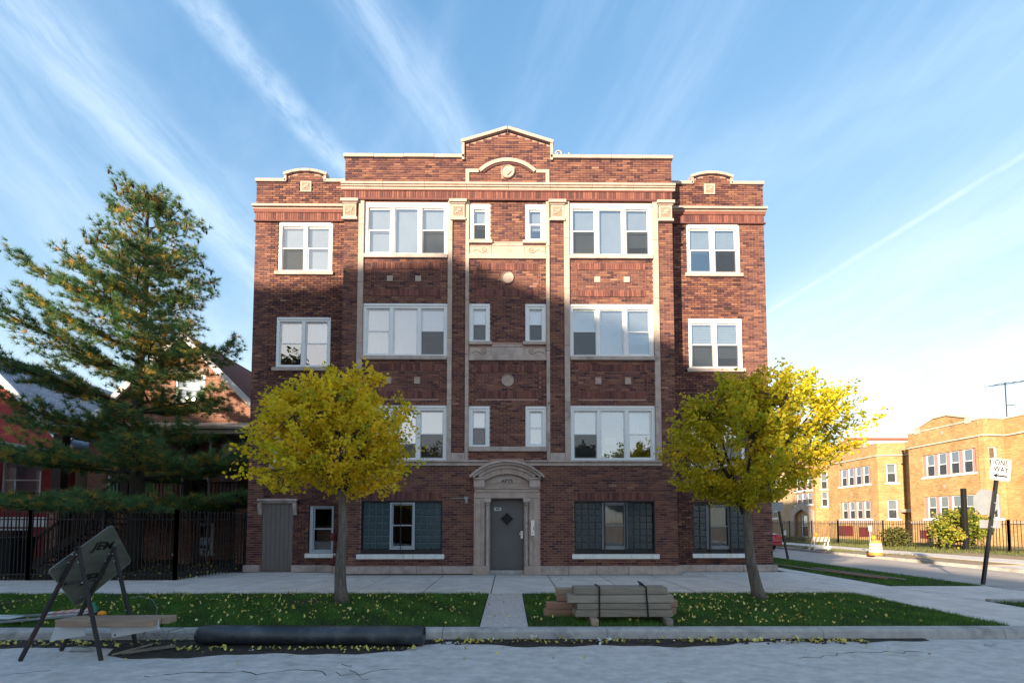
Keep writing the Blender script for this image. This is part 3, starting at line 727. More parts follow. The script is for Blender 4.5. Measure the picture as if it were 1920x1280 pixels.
# wall-mounted notice box in one window
mb = MB(); mb.box(2.93, 3.26, .09, .12, 3.86, 4.08); obj('window_notice', mb, 'white', apt)
mb = MB(); mb.box(2.96, 3.23, .086, .0895, 3.885, 4.055); obj('window_notice_face', mb, 'vinyl_grey', apt)

# basement windows of glass block
def blocks(par, x0, x1, z0, z1, y, n, m):
    w, h = (x1 - x0) / n, (z1 - z0) / m
    q = MB(); a, b = w - .012, h - .012; c = .014
    q.box(0, a, .0, .05, 0, b); me_src = q
    v = [(0, .01, 0), (a, .01, 0), (a, .01, b), (0, .01, b), (c, 0, c), (a - c, 0, c), (a - c, 0, b - c), (c, 0, b - c), (0, .05, 0), (a, .05, 0), (a, .05, b), (0, .05, b)]
    f = [(4, 5, 6, 7), (0, 1, 5, 4), (1, 2, 6, 5), (2, 3, 7, 6), (3, 0, 4, 7), (0, 8, 9, 1), (1, 9, 10, 2), (2, 10, 11, 3), (3, 11, 8, 0)]
    me = mesh_from('glass_block', v, f, 'glassblock')
    off = world_loc(par)
    for i in range(n):
        for k in range(m):
            o = bpy.data.objects.new('glass_block', me); COL.objects.link(o); o.parent = par
            o.location = Vector((x0 + i * w + .006, y, z0 + k * h + .006)) - off
            o.rotation_euler = (random.uniform(-.01, .01), 0, random.uniform(-.01, .01))
def base_window(x0, x1, z0, z1, y, xa, xb, n1, n2, rows, look, sill, guard, pole):
    mb = MB(); ring(mb, x0, x1, z0, z1, y, y + .1, .035, .035, .13, .05)
    win = obj('window', mb, 'iron', apt)
    g = MB(); g.box(x0 + .036, xa, y + .085, y + .12, z0 + .131, z1 - .051); g.box(xb, x1 - .036, y + .085, y + .12, z0 + .131, z1 - .051); obj('grout', g, 'grout', win)
    blocks(win, x0 + .036, xa, z0 + .131, z1 - .051, y + .045, n1, rows); blocks(win, xb, x1 - .036, z0 + .131, z1 - .051, y + .045, n2, rows)
    f = MB(); ring(f, xa, xb, z0 + .131, z1 - .051, y + .02, y + .1, .05, .05, .05, .05); obj('frame', f, 'vinyl_grey', win)
    hung(win, xa + .052, xb - .052, z0 + .185, z1 - .105, y + .03, look, 'glass_dim', 'vinyl_grey', False)
    if guard:
        q = MB(); ring(q, x0 - .0, x1, z0, z1, y - .05, y - .02, .03, .03, .03, .03)
        for x in guard: q.box(x - .018, x + .018, y - .06, y - .015, z0 - .02, z1)
        obj('security_frame', q, 'iron', win)
        q = MB(); q.quad((x0 + .03, y - .035, z0 + .03), (x1 - .03, y - .035, z0 + .03), (x1 - .03, y - .035, z1 - .03), (x0 + .03, y - .035, z1 - .03)); obj('security_mesh', q, 'security', win)
    if pole: q = MB(); q.tube([(pole, y - .07, z0 - .03), (pole, y - .07, z1 - .03)], .012, 6); obj('security_bar', q, 'iron', win)
    stone('sill', sill, parent=win, m='sill_paint')
base_window(-4.387, -1.973, .603, 2.187, .03, -3.54, -2.80, 4, 4, 7, None, (-4.48, -1.90, -.08, .013, .46, .60), None, -3.19)
base_window(1.953, 4.367, .603, 2.187, .06, 2.80, 3.56, 4, 4, 7, (C_, 0), (1.88, 4.46, -.08, .013, .46, .60), (2.86, 3.50), None)
base_window(5.833, 7.567, .563, 2.147, WY + .05, 6.28, 7.08, 2, 2, 7, (C_, 0), (5.77, 7.63, WY - .07, WY + .013, .425, .558), (6.36, 7.02), None)
mb = MB(); ring(mb, -6.257, -5.503, .573, 2.057, WY + .04, WY + .12, .10, .05, .06, .05); win = obj('window', mb, 'vinyl_grey', apt)
hung(win, -6.157, -5.553, .635, 2.0, WY + .05, None, 'glass_dim', 'vinyl_grey', False)
q = MB(); q.box(-6.12, -5.58, WY + .25, WY + .27, .65, 1.42); obj('boarded_backing', q, 'timber_red', win)
stone('sill', (-6.35, -5.39, WY - .07, WY + .013, .435, .568), parent=win, m='sill_paint')

# boarded doorway on the left wing
bd = MB(); bd.box(-7.725, -6.765, WY + .045, WY + .09, .01, 2.135); bd = obj('boarded_door', bd, 'black', apt)
for i in range(7):
    w = .96 / 7; q = MB(); q.box(-7.725 + i * w + .003, -7.725 + (i + 1) * w - .003, WY + .015 + random.uniform(-.004, .004), WY + .044, .01, 2.135)
    obj('board', q, 'boards', bd, bevel=.004)
lt = stone('door_lintel', (-7.86, -6.62, WY - .10, WY + .012, 2.20, 2.28), (-7.82, -6.66, WY - .05, WY + .012, 2.14, 2.198), m='stone_grey')
for x in (-7.84, -6.75):
    q = MB(); q.prism([(0 + WY, 1.77), (WY - .03, 1.77), (WY - .05, 1.90), (WY - .09, 2.02), (WY - .09, 2.137), (WY + .012, 2.137), (WY + .012, 1.77)], x, x + .11, axis='x'); obj('bracket', q, 'stone_grey', lt)

# entrance: stone surround, twisted colonnettes, arched hood
C0 = -.05
sur = MB()
for s in (-1, 1):
    xo = C0 + s * .98; xi = C0 + s * .66
    a, b = sorted((xo, xi)); sur.box(a, b, -.10, .012, .27, 2.25)
    a, b = sorted((C0 + s * .93, C0 + s * .78)); sur.box(a, b, -.125, -.101, .27, 2.22)
    a, b = sorted((xi - s * .001, C0 + s * .505)); sur.box(a, b, .0, .29, .27, 2.25)
    a, b = sorted((C0 + s * 1.0, C0 + s * .505)); sur.box(a, b, -.16, .29, .0, .268)
sur.box(C0 - .98, C0 + .98, -.11, .29, 2.252, 2.42); sur.box(C0 - .95, C0 + .95, -.125, .012, 2.422, 2.52); sur.box(C0 - .98, C0 + .98, -.15, .012, 2.522, 2.565)
surround = obj('door_surround', sur, 'stone', apt, bevel=.01)
for s in (-1, 1):
    x = C0 + s * .575; q = MB(); q.lathe([(.055, .27), (.055, .32), (.042, .34), (.042, 1.95), (.055, 1.98), (.05, 2.0), (.06, 2.02), (.085, 2.12), (.09, 2.14)], (x, -.06, 0), 14)
    q.box(x - .10, x + .10, -.15, -.001, 2.142, 2.25); obj('colonnette', q, 'stone_grey', surround, smooth=False)
    q = MB()
    for j in range(3):
        pts = [(x + .042 * math.cos(a), -.06 + .042 * math.sin(a), .36 + .032 * i) for i in range(50) for a in (j * 2.094 + s * i * .42,)]
        q.tube(pts, .009, 4)
    obj('twisted_rib', q, 'stone_grey', surround)
    q = MB()
    for dz in (2.04, 2.09):
        for dx in (-.05, 0, .05): q.lathe([(.004, -.02), (.018, -.012), (.02, 0), (.012, .01)], (x + dx, -.145 + .02, dz + .01), 7, axis='y')
    obj('carved_capital', q, 'stone_dark', surround)
    xb0, xb1 = sorted((C0 + s * .98, C0 + s * .66)); q = MB(); q.box(xb0, xb1, -.18, .012, 2.568, 2.80); q.box(xb0 - .02, xb1 + .02, -.22, .012, 2.802, 2.86); obj('hood_block', q, 'stone_grey', surround, bevel=.012)
tym = MB(); pts = [(C0 - .655, 2.568), (C0 + .655, 2.568), (C0 + .655, 2.82)] + [(C0 + 1.22 * math.sin(R(a)), 1.98 + 1.12 * math.cos(R(a)) ) for a in range(30, -31, -6)] + [(C0 - .655, 2.82)]
tym.prism(pts[::-1], -.03, .012); obj('tympanum', tym, 'stone', surround)
tp = MB(); pts = [(C0 - .52, 2.70), (C0 + .52, 2.70), (C0 + .52, 2.76)] + [(C0 + .95 * math.sin(R(a)), 2.02 + .93 * math.cos(R(a))) for a in range(30, -31, -6)] + [(C0 - .52, 2.76)]
tp.prism(pts[::-1], -.05, -.031); tab = obj('name_tablet', tp, 'stone_grey', surround)
q = MB(); text_into(q, 'APTS', .135, (C0 + .0, -.052, 2.762), (1, 0, 0), (0, 0, 1), .006, font_off=.003, sx=1.15); obj('lettering', q, 'engraved', tab)
hood = MB(); arcband(hood, C0, 1.83, 1.30, 1.40, 52, 128, -.20, .012, 16); obj('hood_soffit', hood, 'stone_grey', surround)
hood = MB(); arcband(hood, C0, 1.83, 1.402, 1.47, 46, 134, -.27, .012, 18); obj('hood_cornice', hood, 'stone_grey', surround)
for i in range(5):
    a0 = 50 + 80 / 5 * i; q = MB(); arcband(q, C0, 1.83, 1.14, 1.298, a0 + .25, a0 + 16 - .25, -.16, .012, 4); obj('voussoir', q, 'stone', surround)
hood = MB(); arcband(hood, C0, 1.83, 1.472, 1.53, 43.5, 136.5, -.33, .012, 18); obj('hood_cornice', hood, 'stone_grey', surround)
q = MB(); q.box(C0 - .505, C0 + .505, -.02, .29, .0, .12); obj('door_step', q, 'kerb', apt, bevel=.012)
dm = MB(); dm.box(C0 - .455, C0 + .475, .10, .15, .135, 2.19); dr = obj('door', dm, 'door', apt, bevel=.004)
fm = MB(); fm.box(C0 - .503, C0 - .458, .06, .16, .122, 2.245); fm.box(C0 + .478, C0 + .503, .06, .16, .122, 2.245); fm.box(C0 - .457, C0 + .477, .06, .16, 2.20, 2.245); obj('door_frame', fm, 'door', dr)
cx, cz = C0 + .0, 1.64; q = MB(); s = .22
for a, b in (((cx - s, cz), (cx, cz + s)), ((cx, cz + s), (cx + s, cz)), ((cx + s, cz), (cx, cz - s)), ((cx, cz - s), (cx - s, cz))):
    q.bar((a[0], .09, a[1]), (b[0], .09, b[1]), .03, .03)
obj('diamond_frame', q, 'door', dr)
q = MB(); s = .19; q.prism([(cx - s, cz), (cx, cz - s), (cx + s, cz), (cx, cz + s)], .094, .0995); obj('diamond_pane', q, 'black', dr)
q = MB(); q.box(C0 - .38, C0 - .175, .094, .0995, 1.89, 1.985); pl = obj('number_plate', q, 'white', dr)
q = MB(); text_into(q, '400', .095, (C0 - .2775, .0925, 1.9365), (1, 0, 0), (0, 0, 1), .002, font_off=.003, sx=1.0); obj('number', q, 'black', pl)
q = MB(); q.lathe([(.02, 0), (.02, -.03), (.034, -.045), (.036, -.06), (.02, -.075)], (C0 + .40, .10, 1.19), 12, axis='y'); q.box(C0 + .41, C0 + .475, .092, .0995, 1.06, 1.28); obj('door_knob', q, 'steel', dr)
q = MB(); q.box(C0 + .70, C0 + .81, -.155, -.126, 1.15, 1.60); it = obj('intercom', q, 'steel', apt, bevel=.005)
q = MB(); q.box(C0 + .775, C0 + .79, -.158, -.1555, 1.30, 1.42); q.lathe([(.014, 0), (.014, -.004)], (C0 + .755, -.155, 1.235), 8, axis='y'); obj('intercom_button', q, 'black', it)
# lamp on a conduit
q = MB(); q.tube([(-1.72, -.06, 2.25), (-1.30, -.06, 2.25)], .012, 6); q.box(-1.33, -1.20, -.09, -.0, 2.235, 2.29); cdn = obj('lamp_conduit', q, 'galv', apt)
q = MB(); q.lathe([(.05, 0), (.055, -.02), (.05, -.06), (.045, -.14), (.02, -.17)], (-1.25, -.09, 2.25), 12); obj('lamp_globe', q, 'galv', cdn, smooth=True)
# gas meters between the wing and the bay
gm = MB()
gm.tube([(-5.16, .55, .45), (-5.16, .55, 1.55), (-5.2, .50, 1.7)], .022, 8); gm.tube([(-5.42, .58, 1.16), (-5.16, .55, 1.16)], .02, 8); gm.tube([(-5.42, .58, .47), (-5.16, .55, .47)], .02, 8)
pipe = obj('gas_pipe', gm, 'red_meter', apt)
for z in (.98, .22):
    q = MB(); q.lathe([(.10, 0), (.12, .03), (.125, .10), (.105, .16), (.10, .20), (.05, .23)], (-5.36, .48, z), 14)
    q.lathe([(.05, 0), (.07, -.02), (.07, -.05), (.03, -.06)], (-5.36, .40, z + .13), 12, axis='y')
    q.lathe([(.02, .23), (.02, .34)], (-5.36, .48, z), 8); q.box(-5.48, -5.24, .44, .52, z + .20, z + .235); obj('gas_meter', q, 'red_meter', apt, smooth=False)
# ------------------------------------------------------------------ ground
def sheet(name, x0, x1, y0, y1, z, m, kind='structure', sub=1):
    mb = MB(); mb.quad((x0, y0, z), (x1, y0, z), (x1, y1, z), (x0, y1, z)); return struct(name, mb, m)
mb = MB(); mb.quad((-600, -600, -.16), (600, -600, -.16), (600, 900, -.16), (-600, 900, -.16)); struct('ground', mb, 'dirt_verge')
mb = MB(); mb.box(-200, 200, -15.6, -6.50, -.159, -.14); struct('road', mb, 'road')
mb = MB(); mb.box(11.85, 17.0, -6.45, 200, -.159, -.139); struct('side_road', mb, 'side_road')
mb = MB(); mb.box(-200, 11.6, -6.30, 60, -.158, -.03); struct('block_base', mb, 'soil')      # what the slabs and lawns lie on
# main pavement: slabs with open joints
pav = MB(); pav.box(-60, 9.25, -3.33, .9, -.029, -.012); pav = struct('pavement', pav, 'soil')
def slab(x0, x1, y0, y1, m='concrete', par=pav, j=.011, z=0., name='slab'):
    q = MB(); q.box(x0 + j, x1 - j, y0 + j, y1 - j, -.011, z + random.uniform(-.003, .003)); return obj(name, q, m, par, bevel=.006)
JX = [-3.42 + 1.515 * k for k in range(-14, 9)]
for a, b in zip(JX, JX[1:]):
    if b < 8.9:
        slab(a, b, -3.32, -.70)
        y1 = .64 if (a > -8.2 and (b < -5.2 or a > 5.2)) else (-.105 if a > -8.2 else (-.705 if a < -9 else .6))
        if a > -8.3: slab(a, b, -.695, -.11 if -5.4 < a < 5 else .64, 'concrete_old' if -5.4 < a < 5 else 'concrete', z=-.004)
        elif a > -10.5: slab(a, b, -.695, .6, 'concrete_old', z=-.006)
slab(8.70, 9.25, -3.32, 3.0); slab(8.70, 9.25, 3.0, 9.0); slab(8.70, 9.25, 9.0, 16.0)
slab(5.13, 5.67, -.10, .64, z=-.004)
# corner paving
cpv = MB(); cpv.box(7.52, 11.6, -6.29, -3.335, -.029, -.013); cpv.box(9.26, 11.6, -3.33, -2.32, -.029, -.013); cpv = struct('corner_pavement', cpv, 'soil')
for x0, x1, y0, y1 in ((7.53, 9.35, -4.85, -3.34), (7.53, 9.35, -6.29, -4.85), (9.26, 10.5, -3.32, -2.33), (10.5, 11.58, -3.32, -2.33), (9.36, 10.5, -4.30, -3.335), (10.5, 11.58, -4.3, -3.335)):
    slab(x0, x1, y0, y1, 'concrete', cpv)
# the short path to the door, in two old pours
pth = MB(); pth.box(-.44, .30, -6.29, -3.335, -.029, -.013); pth = struct('path', pth, 'soil')
slab(-.44, .30, -6.29, -3.34, 'concrete_old', pth)
# kerbs: profile with a rounded edge, one object a length
kerb = MB(); kerb.box(-60, 11.6, -6.46, -6.31, -.15, -.05); kerb = struct('kerb', kerb, 'kerb')
def kerb_len(a, b):
    q = MB(); pr = [(-6.30, -.04), (-6.30, .004), (-6.42, .006), (-6.455, -.004), (-6.48, -.03), (-6.50, -.139), (-6.47, -.139), (-6.47, -.04)]
    q.prism(pr[::-1], a + .004, b - .004, axis='x'); obj('kerb_stone', q, 'kerb', kerb, smooth=False)
ks = [-26, -22.8, -19.6, -16.3, -13.0, -10.1, -7.3, -4.2, -.95, 1.42, 4.55, 7.2, 9.3, 11.58]
for a, b in zip(ks, ks[1:]): kerb_len(a, b)
k2 = MB(); k2.box(11.605, 11.84, -6.45, 60, -.15, .0); k2.box(17.005, 17.2, -6.45, 120, -.15, -.02); struct('side_kerb', k2, 'kerb')
k3 = MB(); k3.box(9.36, 11.59, -4.42, -4.31, -.02, .05); struct('patch_kerb', k3, 'kerb', bevel=.01)
# lawns: soil bed plus blades
def bed(name, rects, m='lawn', zt=-.005):
    q = MB()
    for x0, x1, y0, y1 in rects: q.box(x0, x1, y0, y1, -.029, zt)
    return struct(name, q, m)
bed('lawn_bed', [(-40, -.445, -6.295, -3.335), (.305, 7.51, -6.295, -3.335)])
bed('side_lawn_bed', [(9.262, 11.6, -2.3, 60), (9.37, 11.59, -6.29, -4.43)])
q = MB(); q.box(17.205, 19.2, 3, 120, -.155, -.03); struct('verge_bed', q, 'dirt_verge')
q = MB(); q.box(19.2, 21.2, -10, 120, -.155, -.015); struct('far_pavement', q, 'concrete')
q = MB(); q.box(17.01, 21.2, -6, 6.5, -.158, -.06); struct('far_corner_apron', q, 'concrete')
q = MB(); q.box(21.21, 60, -10, 120, -.155, -.02); struct('far_yard_ground', q, 'dirt_verge')
q = MB(); q.box(-40, -8.95, -1.12, 3.0, -.155, .0); q.box(-40, -8.25, 3.0, 60, -.155, .0); struct('yard_ground', q, 'soil')

def fast_mesh(name, P, k, tint, m, parent=None, kind='stuff', smooth=False):
    """P: (n, k, 3) array of n faces with k corners each, in world coordinates"""
    n = len(P); off = world_loc(parent) if parent else Vector((0, 0, 0))
    me = bpy.data.meshes.new(name); me.vertices.add(n * k); me.vertices.foreach_set('co', (P.reshape(-1, 3) - np.array(off)).astype(np.float32).ravel())
    me.loops.add(n * k); me.loops.foreach_set('vertex_index', np.arange(n * k, dtype=np.int32))
    me.polygons.add(n); me.polygons.foreach_set('loop_start', np.arange(0, n * k, k, dtype=np.int32))
    a = me.attributes.new('tint', 'FLOAT', 'FACE'); a.data.foreach_set('value', np.asarray(tint, dtype=np.float32))
    me.materials.append(M[m]); me.update(calc_edges=True)
    o = bpy.data.objects.new(name, me); COL.objects.link(o)
    if parent: o.parent = parent
    if kind: o['kind'] = kind
    return o
def clump(x, y, s, seed):
    return .5 + .5 * np.sin(x * s + seed) * np.cos(y * s * 1.3 + seed * 2.1) * .7 + .3 * np.sin(x * s * 3.1 + y * s * 2.3 + seed)
def grass(name, rects, n, h, w, z=0., m='grass', bare=()):
    A = np.array([(r[1] - r[0]) * (r[3] - r[2]) for r in rects]); A = A / A.sum(); out = []; tt = []
    for r, a in zip(rects, A):
        k = int(n * a); x = rng.uniform(r[0], r[1], k); y = rng.uniform(r[2], r[3], k)
        c = clump(x, y, 2.3, 1.0); keep = rng.random(k) < .62 + .45 * c
        for bx, by, br_ in bare: keep &= ((x - bx) / br_) ** 2 + ((y - by) / (br_ * .6)) ** 2 > rng.uniform(.5, 1.3, k)
        x, y, c = x[keep], y[keep], c[keep]; k = len(x)
        hh = h * rng.uniform(.45, 1.15, k) * (.7 + .5 * c); th = rng.uniform(0, 6.28, k); ln = rng.uniform(0, .7, k) * hh; la = rng.uniform(0, 6.28, k)
        dx, dy = np.cos(th) * w / 2, np.sin(th) * w / 2
        P = np.zeros((k, 3, 3)); P[:, 0] = np.stack([x - dx, y - dy, np.full(k, z - .01)], 1); P[:, 1] = np.stack([x + dx, y + dy, np.full(k, z - .01)], 1)
        P[:, 2] = np.stack([x + np.cos(la) * ln, y + np.sin(la) * ln, z + hh], 1)
        out.append(P); tt.append(np.clip(rng.normal(.42, .22, k) + (c - .5) * .35, 0, 1))
    return fast_mesh(name, np.concatenate(out), 3, np.concatenate(tt), m)
grass('grass', [(-14, -.45, -6.28, -3.34), (.31, 7.50, -6.28, -3.34)], 230000, .06, .007, bare=[(-3.9, -4.3, .45), (-3.24, -4.31, .25), (-9.6, -4.2, .4), (5.04, -4.03, .2)])
grass('side_grass', [(9.27, 11.6, -2.29, 22), (9.38, 11.58, -6.28, -4.44)], 90000, .055, .010)
grass('verge_grass', [(17.25, 19.15, 8, 50), (19.0, 19.3, 6.5, 24)], 26000, .07, .02, -.03, 'grass_dry', bare=[(18.2, 9, 1.4), (18, 14, .8)])
grass('weeds', [(21.3, 22.9, 8.5, 30), (23.3, 29.5, 5, 30)], 30000, .17, .022, -.02, 'grass_dry')
# fallen leaves
def litter(name, spots, size=(.018, .042), zj=.045, m='fallen'):
    """spots: rows of x, y, z"""
    n = len(spots); s = rng.uniform(size[0], size[1], n); th = rng.uniform(0, 6.28, n); tl = rng.normal(0, .45, (n, 2))
    fan = np.array([(0, -.6), (.55, -.05), (.5, .35), (0.05, .42), (-.5, .35), (-.55, -.05)])
    P = np.zeros((n, 6, 3))
    for j, (u, v) in enumerate(fan):
        a = (u * np.cos(th) - v * np.sin(th)) * s; b = (u * np.sin(th) + v * np.cos(th)) * s
        P[:, j, 0] = spots[:, 0] + a; P[:, j, 1] = spots[:, 1] + b; P[:, j, 2] = spots[:, 2] + rng.uniform(0.006, zj, n) + a * tl[:, 0] + b * tl[:, 1] + .012 * (abs(u) > .4)
    return fast_mesh(name, P, 6, np.clip(rng.normal(.55, .25, n), 0, 1), m)
def scat(n, x0, x1, y0, y1, z, cx=None, sx=3.): 
    x = rng.uniform(x0, x1, n) if cx is None else (lambda v: np.where((v > x0) & (v < x1), v, rng.uniform(x0, x1, n)))(rng.normal(cx, sx, n)); return np.stack([x, rng.uniform(y0, y1, n), np.full(n, z)], 1)
sp = np.concatenate([scat(650, -9.5, -.5, -6.25, -3.4, .02, -4.2, 2.6), scat(300, -14, -6, -6.25, -3.4, .02), scat(260, .35, 4.5, -6.25, -3.5, .02), scat(300, 2.5, 7.2, -6.25, -3.45, .02, 4.2, 1.4), scat(12, -.4, .28, -6.2, -3.4, .0)])
nb = clump(sp[:, 0], sp[:, 1], 3.1, 4.0); sp = sp[rng.random(len(sp)) < .45 + .7 * nb]
litter('fallen_leaves', sp)
gut = np.concatenate([scat(330, -1.1, 5.0, -6.72, -6.52, -.13), scat(260, -11, -4.5, -6.85, -6.52, -.13), scat(120, -4.4, -1.2, -7.05, -6.9, -.13), scat(40, -9, 7, -7.6, -6.9, -.138), scat(30, -7, 7, -3.2, -.3, .0)])
nb = clump(gut[:, 0], gut[:, 1], 4.1, 2.0); gut = gut[rng.random(len(gut)) < .35 + .8 * nb]
litter('gutter_leaves', gut, (.02, .05), .03)
yl = np.concatenate([scat(500, -20, -8.6, -1.0, 4.5, .0)]); litter('yard_leaves', yl, (.04, .08), .03, 'fallen')
# cracks in the road surface
q = MB(); rc = random.Random(3)
for x, y, a, n_, in ((-4.0, -7.9, .12, 26), (.5, -8.25, -.08, 22), (3.6, -7.35, .25, 18), (6.0, -8.0, -1.2, 9), (-2.0, -7.5, -1.0, 8), (7.0, -7.2, .05, 20), (-6.4, -8.0, .3, 12)):
    for i in range(n_):
        L_, w_ = rc.uniform(.06, .16), rc.uniform(.003, .009); b_ = a + rc.gauss(0, .5); x2, y2 = x + L_ * math.cos(b_), y + L_ * math.sin(b_)
        q.quad((x, y - w_, -.1375), (x2, y2 - w_, -.1375), (x2, y2 + w_, -.1375), (x, y + w_, -.1375)); x, y = x2, y2
struct('road_cracks', q, 'soil')
# gutter mud, with an uneven front edge
q = MB(); xs = np.linspace(-16, 6.0, 120); f = lambda x: -6.86 - .10 * math.sin(x * 1.1) - .07 * math.sin(x * 2.7 + 1) - .03 * math.sin(x * 9) - (.28 if -5.2 < x < -1.3 else .0) + (.12 if x > -1 else 0) + (.1 if x > 4.4 else 0)
for a, b in zip(xs, xs[1:]):
    q.quad((a, f(a), -.136), (b, f(b), -.136), (b, -6.497, -.125), (a, -6.497, -.125))
struct('gutter_mud', q, 'soil')
q = MB(); 
for i in range(900):
    x, y = random.uniform(-14, 5.0), random.uniform(-6.74, -6.52); s = random.uniform(.008, .03); z = -.134
    q.poly([(x - s, y, z), (x, y - s * .7, z + .003), (x + s, y, z), (x + s * .3, y + s * .5, z + s * .9)]); q.poly([(x - s, y, z), (x, y - s * .7, z + .003), (x + s * .3, y + s * .5, z + s * .9)])
o = struct('gutter_grit', q, 'soil'); o['kind'] = 'stuff'
# ------------------------------------------------------------------ trees
def fan_leaves(parent, C, D, size, tint, m, name='foliage', kind=None):
    """C centres, D outward directions: one fan-shaped leaf (5 corners) each"""
    n = len(C); D = D / np.linalg.norm(D, axis=1)[:, None]
    r = rng.normal(size=(n, 3)); A = np.cross(D, r); A /= np.linalg.norm(A, axis=1)[:, None]; Nn = np.cross(D, A)
    s = size * rng.uniform(.7, 1.25, n); fan = [(-.55, 0, 0), (.1, .62, .12), (.45, .34, 0), (.40, -.02, -.05), (.45, -.36, .0), (.1, -.62, .12)]
    P = np.zeros((n, 6, 3))
    for j, (a, b, c) in enumerate(fan): P[:, j] = C + D * (a * s)[:, None] + A * (b * s)[:, None] + Nn * (c * s)[:, None]
    return fast_mesh(name, P, 6, tint, m, parent, kind)
def ginkgo(name, label, base, trunk_top, env, top_z, m, seed, nshoot=420, spikes=(), size=.056, group='small yellow street trees'):
    """env(z) -> (centre x, centre y, radius x, radius y)"""
    rs = random.Random(seed); t = thing(name, label, 'tree', base, group)
    bx, by, bz = base; tk = MB(); tx, ty, tz = trunk_top
    pts = []; rad = []
    for i in range(9):
        f = i / 8; pts.append((bx + (tx - bx) * f + .03 * math.sin(f * 7 + seed), by + (ty - by) * f, bz - .05 + (tz - bz + .05) * f)); rad.append(.112 * (1 - .35 * f) + .05 * math.exp(-f * 14))
    tk.tube(pts, rad, 12); obj('trunk', tk, 'bark', t, smooth=True)
    br = MB(); shoots = []
    for i in range(nshoot):
        z = tz - .1 + (top_z - tz) * rs.random() ** .85
        cx, cy, rx, ry = env(z); a = rs.uniform(0, 2 * math.pi); rr = rs.random() ** .42
        lob = 1 + .16 * math.sin(3 * a + z * 2.1 + seed) + .10 * math.sin(7 * a - z * 5 + seed)
        if rs.random() < max(0, math.sin(2 * a + z * 3.3 + seed) * math.sin(z * 4.1 + a)) * .55: continue
        p = Vector((cx + rx * rr * lob * math.cos(a), cy + ry * rr * lob * math.sin(a), z)); shoots.append((p, rr, a))
    for lx, ly, lz in spikes: shoots += [(Vector((lx + rs.uniform(-.04, .04), ly + rs.uniform(-.04, .04), lz - j * .11)), .9, rs.uniform(0, 6.28)) for j in range(4)]
    root = Vector(trunk_top)
    limbs = []
    for i in range(11):
        a = i * 2.4; z = tz + .25 + (top_z - tz) * rs.uniform(.25, .8); cx, cy, rx, ry = env(z)
        e = Vector((cx + rx * .75 * math.cos(a), cy + ry * .75 * math.sin(a), z)); m1 = root.lerp(e, .5) + Vector((0, 0, -.12)) ; s0 = root + Vector((0, 0, rs.uniform(-.35, .3)))
        limbs.append((s0, m1, e)); br.tube([s0, m1, e], [.045, .03, .012], 6)
    for s in spikes: br.tube([root.lerp(Vector(s), .45), root.lerp(Vector(s), .75), s], [.03, .016, .004], 5)
    C, D, T = [], [], []
    for p, rr, a in shoots:
        s0, m1, e = min(limbs, key=lambda l: min((l[2] - p).length, (l[1] - p).length)); st = m1 if (m1 - p).length < (e - p).length else e
        if rs.random() < .5: br.tube([st, st.lerp(p, .6) + Vector((0, 0, -.04)), p], [.010, .007, .003], 3, cap=False)
        out = Vector((math.cos(a), math.sin(a), rs.uniform(.1, .9))).normalized(); L = rs.uniform(.16, .40)
        hue = rs.gauss(0, .15)
        for k in range(int(rs.uniform(46, 72))):
            f = rs.uniform(-1, 1); q = p + out * (L * f) + Vector((rs.gauss(0, .055), rs.gauss(0, .055), rs.gauss(0, .05)))
            d = Vector((rs.gauss(0, .5), rs.gauss(0, .5), rs.uniform(-1.1, .5))) + out * .5
            C.append(tuple(q)); D.append(tuple(d)); T.append(min(1, max(0, .52 + hue + rs.gauss(0, .15) + (p.z - q.z) * .2)))
    obj('branch', br, 'bark_dark', t, smooth=True)
    fan_leaves(t, np.array(C), np.array(D), size, np.array(T), m, 'crown'); return t
def env_left(z):
    f = (z - 1.95) / 2.35
    prof = [(0, .6), (.06, 1.15), (.15, 1.6), (.38, 1.85), (.58, 1.65), (.78, 1.2), (.9, .8), (1, .4)]
    for (a, ra), (b, rb) in zip(prof, prof[1:]):
        if a <= f <= b: r = ra + (rb - ra) * (f - a) / (b - a); break
    else: r = .4
    return (-3.46 - .05 * math.sin(z * 3), -4.3, r * .80, r * .82)
ginkgo('ginkgo_tree', 'small bright yellow ginkgo tree with a straight grey trunk, in front of the left wing', (-3.24, -4.31, 0), (-3.28, -4.31, 2.25), env_left, 4.32, 'leaf', 3, 430,
       spikes=[(-3.05, -4.3, 4.62), (-2.7, -4.3, 4.50), (-4.65, -4.2, 4.15), (-2.1, -4.2, 3.9), (-3.5, -4.4, 4.5)])
def env_right(z):
    f = (z - 1.95) / 2.5
    prof = [(0, .45), (.1, 1.1), (.22, 1.6), (.42, 1.92), (.62, 1.85), (.78, 1.5), (.9, 1.0), (1, .55)]
    for (a, ra), (b, rb) in zip(prof, prof[1:]):
        if a <= f <= b: r = ra + (rb - ra) * (f - a) / (b - a); break
    else: r = .4
    return (4.80 + .30 * f, -4.05, r * .84, r * .84)
ginkgo('ginkgo_tree', 'small olive yellow ginkgo tree with a leaning forked trunk, near the street corner', (5.04, -4.03, 0), (4.78, -4.05, 2.05), env_right, 4.4, 'leaf_green', 8, 450,
       spikes=[(5.75, -4.0, 4.72), (6.15, -4.0, 4.45), (5.2, -4.0, 4.62), (6.45, -3.9, 3.75), (6.6, -4.0, 3.25), (4.6, -4.1, 4.5), (6.6, -4, 4.2), (3.75, -4, 4.0)])

